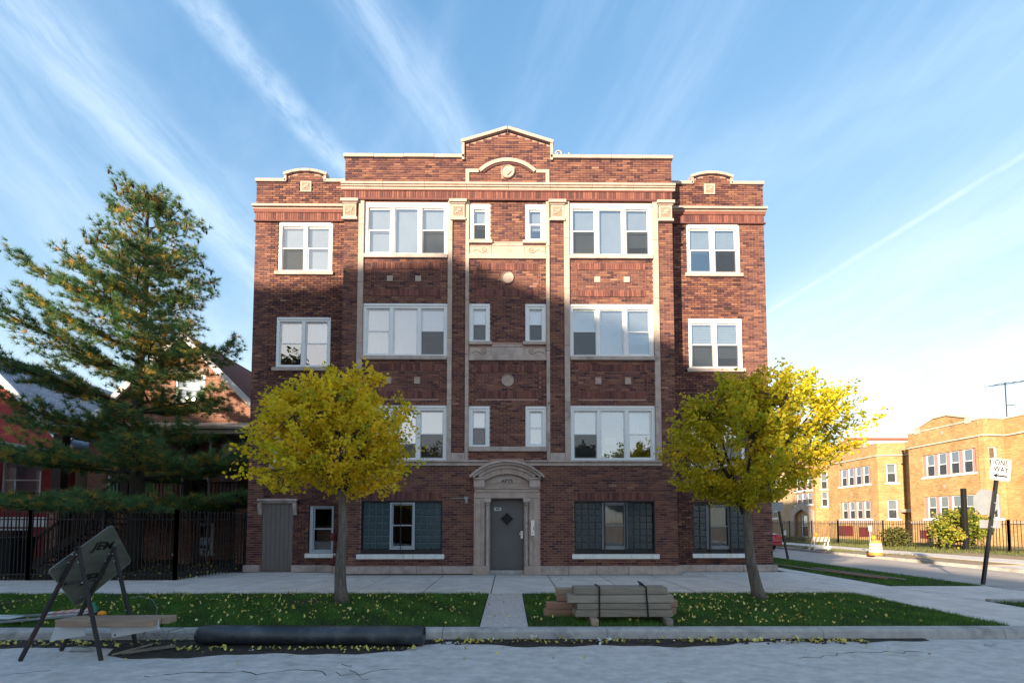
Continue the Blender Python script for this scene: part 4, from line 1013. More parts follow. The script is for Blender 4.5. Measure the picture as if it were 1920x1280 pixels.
def pine(base, H):
    t = thing('pine_tree', 'tall white pine with tiered dark green and golden needles behind the iron fence', 'tree', base)
    bx, by, bz = base; rs = random.Random(5)
    tk = MB(); tk.tube([(bx + .06 * math.sin(i), by, H * i / 10) for i in range(11)], [.24 - .021 * i for i in range(11)], 12); obj('trunk', tk, 'bark_dark', t, smooth=True)
    br = MB(); TC, TD, TT, CN = [], [], [], []
    def branch(z, a, L, rise, droop):
        st = Vector((bx, by, z)); d = Vector((math.cos(a), math.sin(a), 0)); n = 7; pts = []
        for i in range(n):
            f = i / (n - 1); pts.append(st + d * L * f + Vector((0, 0, L * (rise * f - droop * f * f + .16 * f ** 4))) + Vector((rs.gauss(0, .03), rs.gauss(0, .03), 0)) * i)
        br.tube(pts, [max(.006, .05 * (L / 4.2) * (1 - i / (n - .5)) + .006) for i in range(n)], 5)
        side = Vector((-d.y, d.x, 0)); k = max(3, int(L * 6.0))
        for j in range(k):
            f = .16 + .84 * (j + rs.random() * .8) / k; q = f * (n - 1); i = min(n - 2, int(q)); p = pts[i].lerp(pts[i + 1], q - i)
            for s in (-1, 1):
                l = L * .46 * (1.08 - f) + .30; l *= rs.uniform(.55, 1.15)
                e = p + side * s * l * rs.uniform(.55, .9) + d * l * rs.uniform(.4, .75) + Vector((0, 0, l * rs.uniform(-.05, .32)))
                br.tube([p, p.lerp(e, .5) + Vector((0, 0, -.02)), e], [.011, .007, .003], 3, cap=False)
                m = max(1, int(l / .115))
                for u in range(m + 1):
                    g = (u + .4) / (m + .4); c = p.lerp(e, g) + Vector((rs.gauss(0, .03), rs.gauss(0, .03), rs.gauss(.03, .05))); dd = (e - p).normalized()
                    TC.append(c); TD.append((dd + Vector((rs.gauss(0, .35), rs.gauss(0, .35), rs.uniform(.15, .8)))).normalized())
                    old = (1 - g) * .55 + (1 - f) * .35
                    TT.append(rs.gauss(.30, .10) if rs.random() > old * .62 else rs.gauss(.80, .12))
                if z > H * .66 and rs.random() < .3: CN.append(e + Vector((rs.gauss(0, .05), rs.gauss(0, .05), -.06)))
        TC.append(pts[-1]); TD.append((d + Vector((0, 0, .6))).normalized()); TT.append(.3)
    z = 1.9; w = 0
    while z < H - .35:
        f = (z - 1.9) / (H - 1.9); Lm = 4.3 * (1 - f) ** .56 * (1.0 + .12 * math.sin(w * 2.1)); nb_ = 6 if f < .8 else 5
        for i in range(nb_):
            a = w * 1.1 + i * 2 * math.pi / nb_ + rs.uniform(-.3, .3); L = Lm * rs.uniform(.58, 1.12) * (1.1 if math.cos(a) < -.3 and f < .7 else .93)
            if math.sin(a) > .25: L *= .8
            if f > .78: L *= 1 - (f - .78) * 1.6
            branch(z + rs.uniform(-.14, .14), a, max(.45, L), .10 + .62 * f + rs.uniform(-.05, .05), .16 * (1 - f))
        z += 1.16 - .52 * f; w += 1
    for i in range(6): branch(H - .35 - i * .1, i * 1.4, .45, 1.1, 0)
    obj('branch', br, 'bark_dark', t)
    C = np.array([tuple(c) for c in TC]); D = np.array([tuple(d) for d in TD]); n = len(C); K = 30
    C = np.repeat(C, K, 0) + rng.normal(0, .012, (n * K, 3)); D0 = np.repeat(D, K, 0); tt = np.repeat(np.array(TT), K) + rng.normal(0, .06, n * K)
    Dn = D0 * .75 + rng.normal(0, .62, (n * K, 3)); Dn /= np.linalg.norm(Dn, axis=1)[:, None]
    A = np.cross(Dn, rng.normal(size=(n * K, 3))); A /= np.linalg.norm(A, axis=1)[:, None]; ln = rng.uniform(.12, .21, n * K)
    P = np.zeros((n * K, 3, 3)); P[:, 0] = C - A * .0062; P[:, 1] = C + A * .0062; P[:, 2] = C + Dn * ln[:, None]
    print('pine tufts', n)
    fast_mesh('needles', P, 3, np.clip(tt, 0, 1), 'needle', t, 'stuff')
    cn = MB()
    for c in CN: cn.lathe([(.008, .07), (.03, .03), (.034, -.02), (.02, -.07), (.004, -.09)], tuple(c), 6)
    obj('cones', cn, 'cone', t, kind='stuff')
pine((-12.1, 1.2, 0), 12.55)

def leafy(name, label, base, H, R0, n, m='leaf_dark', z0=2.0, group=None, size=.16, dens=1.0, cat='tree', seed=1, trunk=True):
    rs = np.random.default_rng(seed); t = thing(name, label, cat, base, group); bx, by, bz = base
    if trunk:
        tk = MB(); tk.tube([(bx, by, bz - .1), (bx + .1, by, z0), (bx - .1, by + .1, z0 + (H - z0) * .5), (bx, by, H * .92)], [.24 * H / 9, .17 * H / 9, .1 * H / 9, .02], 10)
        for i in range(9):
            a = i * 2.4; z = z0 + (H - z0) * (.05 + .07 * i); e = (bx + R0 * .8 * math.cos(a), by + R0 * .8 * math.sin(a), z + R0 * .6); tk.tube([(bx, by, z), ((bx + e[0]) / 2, (by + e[1]) / 2, z + R0 * .2), e], [.08, .05, .015], 5)
        obj('trunk', tk, 'bark_dark', t)
    k = 60; cc = []
    for i in range(k):
        a = rs.uniform(0, 6.28); u = rs.uniform(-.95, 1); r = math.sqrt(max(0, 1 - u * u)) * R0 * rs.uniform(.35, .95) ; cc.append((bx + r * math.cos(a), by + r * math.sin(a), (H + z0) / 2 + u * (H - z0) / 2 * .88, rs.uniform(.35, .75) * R0 * .42))
    cc = np.array(cc); idx = rs.integers(0, k, n); c = cc[idx]; C = c[:, :3] + rs.normal(size=(n, 3)) * c[:, 3:4] * .62
    C[:, 2] = np.maximum(C[:, 2], bz + .03)
    T = np.clip(rs.normal(.5, .2, n) + rs.normal(0, .18, k)[idx], 0, 1)
    fan_leaves(t, C, rs.normal(size=(n, 3)), size, T, m, 'crown'); return t
# ------------------------------------------------------------------ left houses
def simple(par, name, x0, x1, y0, y1, z0, z1, m, **k): q = MB(); q.box(x0, x1, y0, y1, z0, z1); return obj(name, q, m, par, **k)
def house_window(par, x0, x1, z0, z1, y, frame='white_trim', dark='glass_dim', rail=True, f=.07, sill=True, look=None):
    q = MB(); ring(q, x0, x1, z0, z1, y - .03, y + .06, f, f, f, f)
    w = obj('window', q, frame, par)
    if rail: q = MB(); q.box(x0 + f, x1 - f, y - .02, y + .03, (z0 + z1) / 2 - .02, (z0 + z1) / 2 + .02); obj('meeting_rail', q, frame, w)
    pane(w, x0 + f, x1 - f, z0 + f, z1 - f, y + .01, dark)
    q = MB(); q.box(x0 + .01, x1 - .01, y + .2, y + .22, z0 + (z1 - z0) * (0 if look is None else look), z1); obj('shade', q, 'curtain' if look is not None else 'dark_room', w)
    if sill: q = MB(); q.box(x0 - .08, x1 + .08, y - .09, y + .0, z0 - .1, z0 - .003); obj('sill', q, 'white_trim', w)
    return w
def wall_with(par, x0, x1, z0, z1, y0, y1, holes, m, poly=None): return core(x0, x1, z0, z1, y0, y1, holes, m, 'wall', par, poly)

hb = thing('brick_house', 'old red brick gabled house with brown roof and dark porch behind the pine tree', 'house', (-13.5, 5, 0))
hol = [(-13.75, -12.15, .25, 1.52), (-16.6, -15.4, .25, 1.4), (-16.6, -15.2, 2.5, 4.2), (-13.6, -12.4, 2.5, 4.2), (-11.55, -10.35, 2.35, 4.6), (-10.95, -10.0, .5, 1.5)]
wall_with(hb, -17.4, -9.65, 0, 5.0, 5.0, 5.25, hol, 'house_brick')
gw = MB()
def gx(z): return 1.0 * (9.15 - z)
for z0, z1 in ((5.0, 6.55), (6.55, 7.72), (7.72, 9.1)):
    if z0 == 6.55:
        gw.prism([(-13.5 - gx(z0), z0), (-13.95, z0), (-13.95, z1), (-13.5 - gx(z1), z1)], 5.0, 5.25); gw.prism([(-12.70, z0), (-13.5 + gx(z0), z0), (-13.5 + gx(z1), z1), (-12.70, z1)], 5.0, 5.25)
    else: gw.prism([(-13.5 - gx(z0), z0), (-13.5 + gx(z0), z0), (-13.5 + gx(z1), z1), (-13.5 - gx(z1), z1)], 5.0, 5.25)
obj('gable', gw, 'house_brick', hb)
simple(hb, 'side_wall', -9.9, -9.65, 5.25, 20, 0, 5.0, 'house_brick'); simple(hb, 'side_wall', -17.4, -17.15, 5.25, 20, 0, 5.0, 'house_brick')
q = MB()
for s in (-1, 1): q.prism([(-13.5, 9.42), (-13.5 + s * 4.35, 5.07), (-13.5 + s * 4.35, 4.93), (-13.5, 9.28)][::(-s)], 4.72, 20)
rf = obj('roof', q, 'shingle_brown', hb)
for s in (-1, 1):
    q = MB(); q.prism([(-13.5, 9.45), (-13.5 + s * 4.4, 5.05), (-13.5 + s * 4.4, 4.75), (-13.5, 9.15)][::(-s)], 4.62, 4.715); obj('bargeboard', q, 'white_trim', rf)
q = MB(); q.box(-9.7, -9.3, 9, 9.6, 6.0, 6.7); q.lathe([(.12, 0), (.12, 1.2)], (-10.6, 7.2, 6.2), 10)
obj('skylight', MB().box(-11.0, -10.55, 6.6, 7.3, 6.98, 7.05), 'white_trim', rf)
house_window(hb, -13.93, -12.72, 6.57, 7.70, 5.05, look=.0, dark='glass'); simple(hb, 'lintel', -14.05, -12.6, 4.95, 4.998, 7.72, 7.95, 'stone_grey')
house_window(hb, -13.73, -12.17, .27, 1.50, 5.05, f=.1); house_window(hb, -16.58, -15.42, .27, 1.38, 5.05, look=0.)
house_window(hb, -16.58, -15.22, 2.52, 4.18, 5.05, look=.4); house_window(hb, -13.58, -12.42, 2.52, 4.18, 5.05, look=.5); house_window(hb, -10.93, -10.02, .52, 1.48, 5.05)
simple(hb, 'door', -11.5, -10.4, 5.12, 5.18, 2.35, 4.55, 'wood_dark'); simple(hb, 'water_table', -17.45, -9.6, 4.93, 4.998, 2.02, 2.18, 'stone_grey')
simple(hb, 'interior', -17.1, -9.95, 5.8, 6.0, 0, 8.2 - 3.3, 'dark_room')
# porch of the brick house
pch = simple(hb, 'porch_deck', -17.0, -9.7, 3.45, 4.92, 2.05, 2.2, 'wood_dark')
q = MB(); q.box(-17.2, -9.6, 3.2, 4.92, 4.85, 5.0); q.prism([(3.2, 5.0), (3.0, 5.0), (3.0, 5.08), (4.9, 5.65), (4.9, 5.0)], -17.3, -9.5, axis='x'); obj('porch_roof', q, 'coping', hb)
for x in (-16.9, -14.4, -12.0, -9.95): simple(hb, 'porch_post', x - .17, x + .17, 3.3, 3.6, 2.2, 4.85, 'wood_dark'); simple(hb, 'pier', x - .22, x + .22, 3.25, 3.7, 0, 2.05, 'house_brick')
simple(hb, 'porch_side_panel', -11.2, -10.5, 3.9, 3.95, 2.25, 4.6, 'pink_wall')
q = MB(); q.tube([(-11.1, 3.15, 0), (-11.1, 3.15, 4.9)], .035, 8); obj('downpipe', q, 'galv', hb)
q = MB()
for i in range(30): x = -14.3 + i * .14; q.box(x, x + .03, 3.42, 3.45, 2.2, 3.0)
q.box(-14.35, -10.1, 3.40, 3.47, 3.0, 3.06); obj('porch_rail', q, 'iron', hb, kind='stuff')

hr = thing('red_house', 'red painted brick house with grey shingle roof and white trim at the far left', 'house', (-21.5, 5, 0))
wall_with(hr, -25.6, -18.15, 0, 4.8, 5.0, 5.25, [(-20.95, -19.3, 2.45, 4.1), (-21.4, -19.6, .3, 1.3)], 'red_paint', [(-25.6, 4.8), (-18.15, 4.8), (-21.9, 8.45)])
simple(hr, 'side_wall', -18.4, -18.15, 5.25, 18, 0, 4.8, 'siding')
q = MB()
for s in (-1, 1): q.prism([(-21.9, 8.72), (-21.9 + s * 4.2, 4.6), (-21.9 + s * 4.2, 4.48), (-21.9, 8.58)][::(-s)], 4.6, 22)
rf = obj('roof', q, 'shingle_grey', hr)
for s in (-1, 1):
    q = MB(); q.prism([(-21.9, 8.76), (-21.9 + s * 4.25, 4.59), (-21.9 + s * 4.25, 4.25), (-21.9, 8.40)][::(-s)], 4.5, 4.595); obj('bargeboard', q, 'white_trim', rf)
house_window(hr, -20.93, -19.32, 2.47, 4.08, 5.05, look=.2, dark='glass'); house_window(hr, -21.38, -19.62, .32, 1.28, 5.05)
simple(hr, 'white_band', -25.6, -18.1, 4.93, 4.998, 1.35, 1.75, 'white_trim'); simple(hr, 'basement_face', -21.9, -19.55, 4.90, 4.929, 0, .28, 'white_trim')
simple(hr, 'interior', -25.3, -18.45, 5.8, 6.0, 0, 4.5, 'dark_room')
q = MB(); q.box(-25.8, -18.6, 2.6, 4.92, 4.35, 4.5); q.box(-25.85, -18.55, 2.5, 2.595, 4.1, 4.75); obj('porch_roof', q, 'white_trim', hr)
for x in (-22.4, -18.85): simple(hr, 'porch_pier', x - .22, x + .22, 2.65, 3.1, 0, 4.1, 'red_paint')
simple(hr, 'porch_wall', -22.1, -19.1, 2.75, 2.95, 1.2, 2.0, 'red_paint'); simple(hr, 'porch_cap', -22.15, -19.05, 2.68, 3.0, 2.003, 2.1, 'white_trim')
# exterior stair between the houses
stp = thing('porch_stairs', 'dark wooden front steps with railings beside the pine trunk', 'stairs', (-15.3, 1.5, 0))
for i in range(11): simple(stp, 'tread', -16.2 + i * .25, -15.9 + i * .25, 2.2, 3.3, .12 + i * .19, .17 + i * .19, 'wood_dark')
for y in (2.15, 3.35):
    q = MB(); q.bar((-16.3, y, .05), (-13.4, y, 2.15), .06, .25); q.bar((-16.3, y, .95), (-13.4, y, 3.1), .06, .08); obj('handrail', q, 'wood_dark', stp)
    q = MB()
    for i in range(22): x = -16.25 + i * .13; z = .06 + (x + 16.3) * .72; q.box(x, x + .035, y - .015, y + .015, z, z + .9)
    obj('baluster_row', q, 'wood_dark', stp, kind='stuff')
q = MB(); q.box(-19.0, -17.42, 9.0, 9.2, 0, 3.4); tag(obj('siding_wall', q, 'siding'), 'cream sided wall at the end of the passage between the two old houses', 'wall')

# iron fence
def picket_fence(name, label, pts, h, pitch, r, m, postgap, railz, posts=None, base=0.):
    t = thing(name, label, 'fence', (pts[0][0], pts[0][1], base)); q = MB(); q.box(-r, r, -r, r, 0, h); q.lathe([(r * .9, h), (r * 1.7, h + .03), (.001, h + .09)], (0, 0, 0), 4)
    me = mesh_from('picket', q.v, q.f, m, q.t); cnt = 0
    for a, b in zip(pts, pts[1:]):
        A, B = Vector((*a, base)), Vector((*b, base)); L = (B - A).length; n = int(L / pitch); d = (B - A).normalized(); ang = math.atan2(d.y, d.x)
        for i in range(n):
            p = A + d * (pitch * (i + .5)); o = bpy.data.objects.new('picket', me); COL.objects.link(o); o.parent = t; o.location = p - t.location; o.rotation_euler = (random.gauss(0, .004), random.gauss(0, .006), ang); cnt += 1
        for z in railz:
            q = MB(); q.bar(A + Vector((0, 0, z)), B + Vector((0, 0, z)), .035, .03); obj('rail', q, m, t)
        k = max(1, round(L / postgap))
        for i in range(k + 1):
            p = A + d * (L * i / k); q = MB(); q.box(p.x - .035, p.x + .035, p.y - .035, p.y + .035, base, base + h + .06); q.box(p.x - .045, p.x + .045, p.y - .045, p.y + .045, base + h + .061, base + h + .09); obj('post', q, m, t)
    return t
picket_fence('iron_fence', 'black iron picket fence in front of the pine tree and the two old houses', [(-18.5, -1.15), (-12.80, -1.15), (-8.92, -1.15), (-8.38, 1.0)], 1.78, .105, .010, 'iron', 2.0, (.16, 1.62))
bn = thing('rubbish_bin', 'black wheeled rubbish bin behind the iron fence at the left edge', 'bin', (-14.2, -.3, 0))
q = MB(); q.prism([(-14.55, .08), (-13.98, .08), (-13.9, 1.05), (-14.63, 1.05)], -.6, 0); obj('body', q, 'black', bn, bevel=.02)
q = MB(); q.box(-14.68, -13.86, -.65, .05, 1.055, 1.12); obj('lid', q, 'black', bn, bevel=.02)
q = MB(); q.tube([(-13.9, -.1, .1), (-13.84, -.1, .1)], .1, 12); obj('wheel', q, 'tyre', bn)

# ------------------------------------------------------------------ right side of the street
def street_house(name, label, pts, H, cor, m, wins, base, peak=None, trim='coping', mull='mauve'):
    """footprint walls along pts (front outline); wins: (segment, s0, s1, z0, z1, count)"""
    t = thing(name, label, 'building', base); zt = H
    for k, (a, b) in enumerate(zip(pts, pts[1:])):
        A, B = Vector((*a, 0)), Vector((*b, 0)); d = (B - A).normalized(); n = Vector((d.y, -d.x, 0)); L = (B - A).length
        fr = lambda s, z, o=0.: tuple(A + d * s + n * o + Vector((0, 0, z)))
        def blk(q, s0, s1, o0, o1, z0, z1):
            i = len(q.v); q.v += [fr(s0, z0, o1), fr(s1, z0, o1), fr(s1, z0, o0), fr(s0, z0, o0), fr(s0, z1, o1), fr(s1, z1, o1), fr(s1, z1, o0), fr(s0, z1, o0)]
            for f in [(0,3,2,1),(4,5,6,7),(0,1,5,4),(1,2,6,5),(2,3,7,6),(3,0,4,7)]: q.f.append(tuple(i + c for c in f)); q.t.append(0)
        hs = [(w[1], w[2], w[3], w[4]) for w in wins if w[0] == k]
        xs = sorted({0, L} | {h[0] for h in hs} | {h[1] for h in hs}); zs = sorted({0, zt} | {h[2] for h in hs} | {h[3] for h in hs}); q = MB()
        for za, zb in zip(zs, zs[1:]):
            for xa, xb in zip(xs, xs[1:]):
                if not any(h[0] < (xa + xb) / 2 < h[1] and h[2] < (za + zb) / 2 < h[3] for h in hs): blk(q, max(xa, .004), min(xb, L - .004), -.3, 0, za, zb)
        if peak and peak[0] == k:
            s0, s1, hh = peak[1:]; c = (s0 + s1) / 2; pr = [(s0, zt), (s1, zt), (s1, zt + hh * .35), (c + .45, zt + hh), (c - .45, zt + hh), (s0, zt + hh * .35)]
            i = len(q.v); q.v += [fr(s, z, 0) for s, z in pr] + [fr(s, z, -.3) for s, z in pr]; q.f.append(tuple(i + j for j in range(6))); q.f.append(tuple(i + 11 - j for j in range(6)))
            for j in range(6): q.f.append((i + j, i + 6 + j, i + 6 + (j + 1) % 6, i + (j + 1) % 6))
            q.t += [0] * 8
            cq = MB()
            for (p0, p1) in zip(pr[2:], pr[3:]): cq.bar(fr(p0[0], p0[1] + .05, -.12), fr(p1[0], p1[1] + .05, -.12), .42, .1)
            for s in (s0, s1): blk(cq, s - .18, s + .18, -.2, .06, zt - .1, zt + hh * .35 + .16)
            obj('gable_coping', cq, trim, t)
        obj('wall', q, m, t)
        q = MB(); blk(q, 0, L, -.35, .05, zt + .002 + .003 * k, zt + .10 + .003 * k); obj('coping', q, trim, t)
        q = MB(); blk(q, -.02, L + .02, .002, .10, cor + .003 * k, cor + .10 + .003 * k); obj('cornice', q, trim, t)
        if L > 4:
            for zc in (cor + .75, 4.05):
                q = MB(); s = L * .5; q.v += [fr(s - .14, zc, .02), fr(s, zc - .14, .02), fr(s + .14, zc, .02), fr(s, zc + .14, .02)]; q.f.append((0, 1, 2, 3)); q.t.append(0)
                q.v += [fr(s - .14, zc, .0), fr(s, zc - .14, .0), fr(s + .14, zc, .0), fr(s, zc + .14, .0)]; q.f += [(0, 4, 5, 1), (1, 5, 6, 2), (2, 6, 7, 3), (3, 7, 4, 0)]; q.t += [0] * 4; obj('stone_diamond', q, 'stone', t)
            q = MB(); blk(q, 0, L, .002, .05, 1.45, 1.6); obj('water_table', q, 'stone', t)
        for w in wins:
            if w[0] != k: continue
            _, s0, s1, z0, z1, cnt, look = w; q = MB(); mw = .22 if cnt > 1 else .1
            blk(q, s0 - .08, s1 + .08, .001, .07, z0 - .13, z0 - .004); obj('sill', q, 'white_trim', t)
            cw = (s1 - s0 - mw * (cnt + 1)) / cnt
            for i in range(cnt + 1): 
                q = MB(); a = s0 + i * (cw + mw); blk(q, a, a + mw, -.2, -.06, z0, z1); obj('mullion', q, mull, t)
            for i in range(cnt):
                a = s0 + mw + i * (cw + mw); b = a + cw; f = .06; q = MB(); zm = (z0 + z1) / 2
                blk(q, a, a + f, -.16, -.09, z0, z1); blk(q, b - f, b, -.16, -.09, z0, z1); blk(q, a + f, b - f, -.16, -.09, z0, z0 + f); blk(q, a + f, b - f, -.16, -.09, z1 - f, z1); blk(q, a + f, b - f, -.16, -.095, zm - .03, zm + .03)
                wd = obj('window', q, 'vinyl', t)
                q = MB(); q.quad(fr(a + f, z0 + f, -.125), fr(b - f, z0 + f, -.125), fr(b - f, z1 - f, -.125), fr(a + f, z1 - f, -.125)); obj('pane', q, 'glass', wd)
                q = MB(); lk = look if random.random() < .75 else .55; q.quad(fr(a, z0 + (z1 - z0) * lk, -.26), fr(b, z0 + (z1 - z0) * lk, -.26), fr(b, z1, -.26), fr(a, z1, -.26)); obj('blind', q, 'blind', wd)
                q = MB(); q.quad(fr(a + f, z0 + f, -.10), fr(b - f, z0 + f, -.10), fr(b - f, zm, -.10), fr(a + f, zm, -.10)); obj('insect_screen', q, 'screen', wd)
    return t
U, Lw = (4.82, 6.42), (1.80, 3.38)
r_pts = [(42, 19.5), (30.6, 19.5), (30.6, 14.35), (32.2, 14.55), (32.2, 4.0), (42, 4.0)]
rh = street_house('buff_brick_flats', 'nearest buff brick two-flat with stepped gable and four upper windows, behind the one way sign', r_pts, 8.2, 7.1, 'buff',
    [(1, 1.05, 4.65, *U, 4, 0), (1, 1.05, 4.65, *Lw, 4, 0), (2, .35, 1.15, *U, 1, .5), (2, .35, 1.15, *Lw, 1, 0), (3, 1.2, 4.8, *U, 4, 0), (3, 1.2, 4.8, *Lw, 4, 0)], (30.6, 14.4, -.02), (1, .75, 4.3, .75))
c_pts = [(42, 28.6), (31.2, 28.6), (30.9, 22.65), (32.9, 22.25), (32.9, 19.62)]
ch_ = street_house('buff_brick_flats', 'middle buff brick two-flat with low gable, left of the building behind the one way sign', c_pts, 8.1, 7.05, 'buff',
    [(1, 1.5, 5.2, *U, 4, 0), (1, 1.5, 5.2, *Lw, 4, 0), (2, .6, 1.5, *U, 1, 0), (2, .6, 1.5, *Lw, 1, .0), (3, .8, 1.6, 2.6, 4.4, 1, .6)], (30.9, 22.6, -.02), (1, 1.0, 4.8, .6))
l_pts = [(42, 33.6), (31.0, 33.6), (30.7, 29.7), (32.5, 29.4), (32.5, 28.63)]
lh = street_house('buff_brick_flats', 'farther buff brick two-flat with pale arched stone entrance, beside the yellow ginkgo', l_pts, 9.0, 7.9, 'buff',
    [(1, .5, 3.5, *U, 3, 0), (1, .5, 3.5, 3.35, 4.55, 3, 0), (2, .5, 1.3, *U, 1, 0), (2, .5, 1.3, 3.1, 4.6, 1, 0), (1, 1.35, 2.5, 0, 2.25, 1, 0)], (30.7, 30, -.02), None)
# the other doors, basement openings
for t, pts in ((rh, ((30.59, 16.2, 17.3, .35, .95), (30.59, 18.0, 18.8, .35, .95))), (ch_, ((30.9, 23.6, 24.7, .3, 1.1), (31.02, 25.6, 27.2, .3, 1.2)))):
    for x, y0, y1, z0, z1 in pts: simple(t, 'basement_opening', x - .03, x + .02, y0, y1, z0, z1, 'maroon')
simple(ch_, 'side_door', 32.82, 32.89, 20.9, 21.9, 0, 2.2, 'wood_dark'); simple(ch_, 'door_hood', 32.3, 32.89, 20.6, 22.2, 2.35, 2.6, 'stone')
q = MB(); pr = [(29.9, 0), (30.5, 0), (30.5, 2.2), (30.9, 2.55), (31.65, 2.9), (32.4, 2.55), (32.8, 2.2), (32.8, 0), (33.4, 0), (33.4, 2.6), (32.6, 3.2), (31.65, 3.5), (30.7, 3.2), (29.9, 2.6)]
q.prism([(p[0], p[1]) for p in pr], 30.55, 30.68, axis='x'); obj('stone_portal', q, 'stone', lh)
ph = street_house('pale_brick_flats', 'small pale buff brick block at the left end of the far row', [(42, 46), (31.1, 46), (31.1, 33.65)], 7.3, 6.6, 'buff_pale', [(1, 4.5, 5.6, 4.9, 6.3, 1, 0), (1, 8.6, 9.6, 4.9, 6.3, 1, 0), (1, 4.5, 5.6, 2.0, 3.5, 1, 0), (1, 8.6, 9.6, 2.0, 3.5, 1, 0)], (31.1, 40, -.02))
for t, ext in ((rh, (32.8, 42, 4.3, 19.2)), (ch_, (33.3, 42, 19.9, 28.3)), (lh, (33, 42, 29, 33.3)), (ph, (31.5, 42, 34, 45.7))):
    simple(t, 'roof', ext[0], ext[1], ext[2], ext[3], 7.2, 7.3, 'coping')
    for z in (.1, 3.9): simple(t, 'interior', ext[0] + .4, ext[1], ext[2] + .2, ext[3] - .2, z, z + 2.9, 'dark_room')
q = MB(); q.box(34.5, 36.0, 19.65, 20.6, 7.4, 9.3); q.box(34.4, 36.1, 19.6, 20.7, 9.301, 9.42); obj('chimney', q, 'stone', ch_)
far = thing('far_hall', 'long pale roof with red tile ridge rising behind the buff buildings', 'building', (52, 52, 0))
q = MB(); q.box(46, 66, 47, 62, 0, 11.2); obj('wall', q, 'buff_pale', far)
q = MB(); q.prism([(45.6, 11.2), (66.4, 11.2), (65, 13.2), (48, 13.2)], 47, 62); obj('roof', q, 'rock_roof', far)
q = MB(); q.bar((48, 46.9, 13.3), (65, 46.9, 13.3), .3, .25); q.bar((45.6, 46.9, 11.3), (48, 46.9, 13.3), .3, .25); obj('ridge_tiles', q, 'roof_red', far)
# tv aerial on the nearest roof
an = thing('tv_aerial', 'thin metal television aerial on the nearest buff roof at the right edge', 'aerial', (32.2, 14.2, 8.2))
q = MB(); q.tube([(32.75, 14.8, 7.3), (32.75, 14.8, 10.75)], .03, 6); obj('mast', q, 'iron', an)
q = MB(); q.bar((31.9, 15.0, 10.55), (34.3, 14.6, 10.85), .04, .04)
for i in range(5): x = 32.1 + i * .45; z = 10.58 + .05 * i; q.tube([(x, 14.5 - .1, z), (x, 15.4, z)], .012, 4)
q.bar((32.75, 14.8, 9.2), (33.3, 14.8, 9.25), .04, .04); obj('boom', q, 'iron', an)
# fence along the far pavement
picket_fence('long_iron_fence', 'long black iron picket fence in front of the buff brick buildings across the side street', [(22.9, 35.0), (23.4, 17.5), (25.6, 9.0), (27.6, 4.5)], 1.6, .125, .012, 'iron', 2.6, (.15, 1.45), base=-.02)
leafy('bush', 'yellow green bush growing through the far iron fence beside the tall post', (24.9, 10.7, -.02), 2.15, 1.15, 4200, 'leaf_bush', .2, None, .11, cat='bush', seed=4, trunk=False)
leafy('bush', 'low green shrub at the foot of the far fence, left of the taller bush', (23.9, 13.6, -.02), 1.1, .8, 1500, 'leaf_dark', .1, None, .09, cat='bush', seed=6, trunk=False)
q = MB(); q.box(24.35, 24.53, 9.9, 10.08, -.02, 3.35); tag(obj('utility_post', q, 'black', bevel=.02), 'plain black square post standing in the yellow green bush', 'post')
# striped barricade with a lamp
bc = thing('barricade', 'small folding orange and white striped barricade with amber lamp beside the far kerb', 'barricade', (17.5, 11.2, -.03))
for x in (16.92, 17.68):
    q = MB(); q.bar((x, 10.86, .72), (x - .05, 10.80, -.02), .05, .04); q.bar((x, 10.90, .72), (x + .03, 11.35, -.02), .05, .04); obj('leg', q, 'white', bc)
q = MB(); q.box(16.85, 17.75, 10.82, 10.845, .46, .72); b2 = obj('top_board', q, 'white', bc)
for i in range(4): q = MB(); x = 16.88 + i * .22; q.prism([(x, .465), (x + .1, .465), (x + .19, .715), (x + .09, .715)], 10.810, 10.8185); obj('stripe', q, 'orange', b2)
q = MB(); q.box(16.84, 17.76, 10.78, 10.80, .06, .2); obj('lower_board', q, 'white', bc)
q = MB(); q.lathe([(.03, -.1), (.08, 0), (.09, .08), (.06, .16), (.01, .17)], (17.05, 10.9, .80), 12); obj('lamp', q, 'amber', bc, smooth=True)
bl = thing('traffic_barrel', 'orange and white striped traffic barrel with amber lamp by the far kerb', 'barrel', (17.25, 7.3, -.06))
prof = [(.27, .05), (.27, .17), (.258, .18), (.253, .33), (.245, .34), (.24, .48), (.232, .49), (.227, .62), (.218, .63), (.213, .74), (.11, .77)]
q = MB(); q.lathe(prof, (17.25, 7.3, -.06), 20); o = obj('body', q, 'orange_barrel', bl, smooth=False)
for z0, z1, r in ((.20, .32, .264), (.355, .465, .251), (.505, .61, .238)): q = MB(); q.lathe([(r, z0), (r - .008, z1)], (17.25, 7.3, -.06), 20); obj('white_band', q, 'white', bl)
q = MB(); q.lathe([(.34, 0), (.36, .03), (.30, .06)], (17.25, 7.3, -.06), 20); obj('rubber_base', q, 'tyre', bl)
q = MB(); q.lathe([(.03, .7), (.03, .79), (.08, .82), (.09, .9), (.06, .97), (.01, .98)], (17.17, 7.3, -.06), 12); obj('lamp', q, 'amber', bl, smooth=True)
q = MB(); q.box(16.95, 17.10, 7.28, 7.30, 1.12, 1.38); q.tube([(17.02, 7.31, .6), (17.02, 7.31, 1.38)], .012, 5); obj('paper_tag', q, 'white', bl)
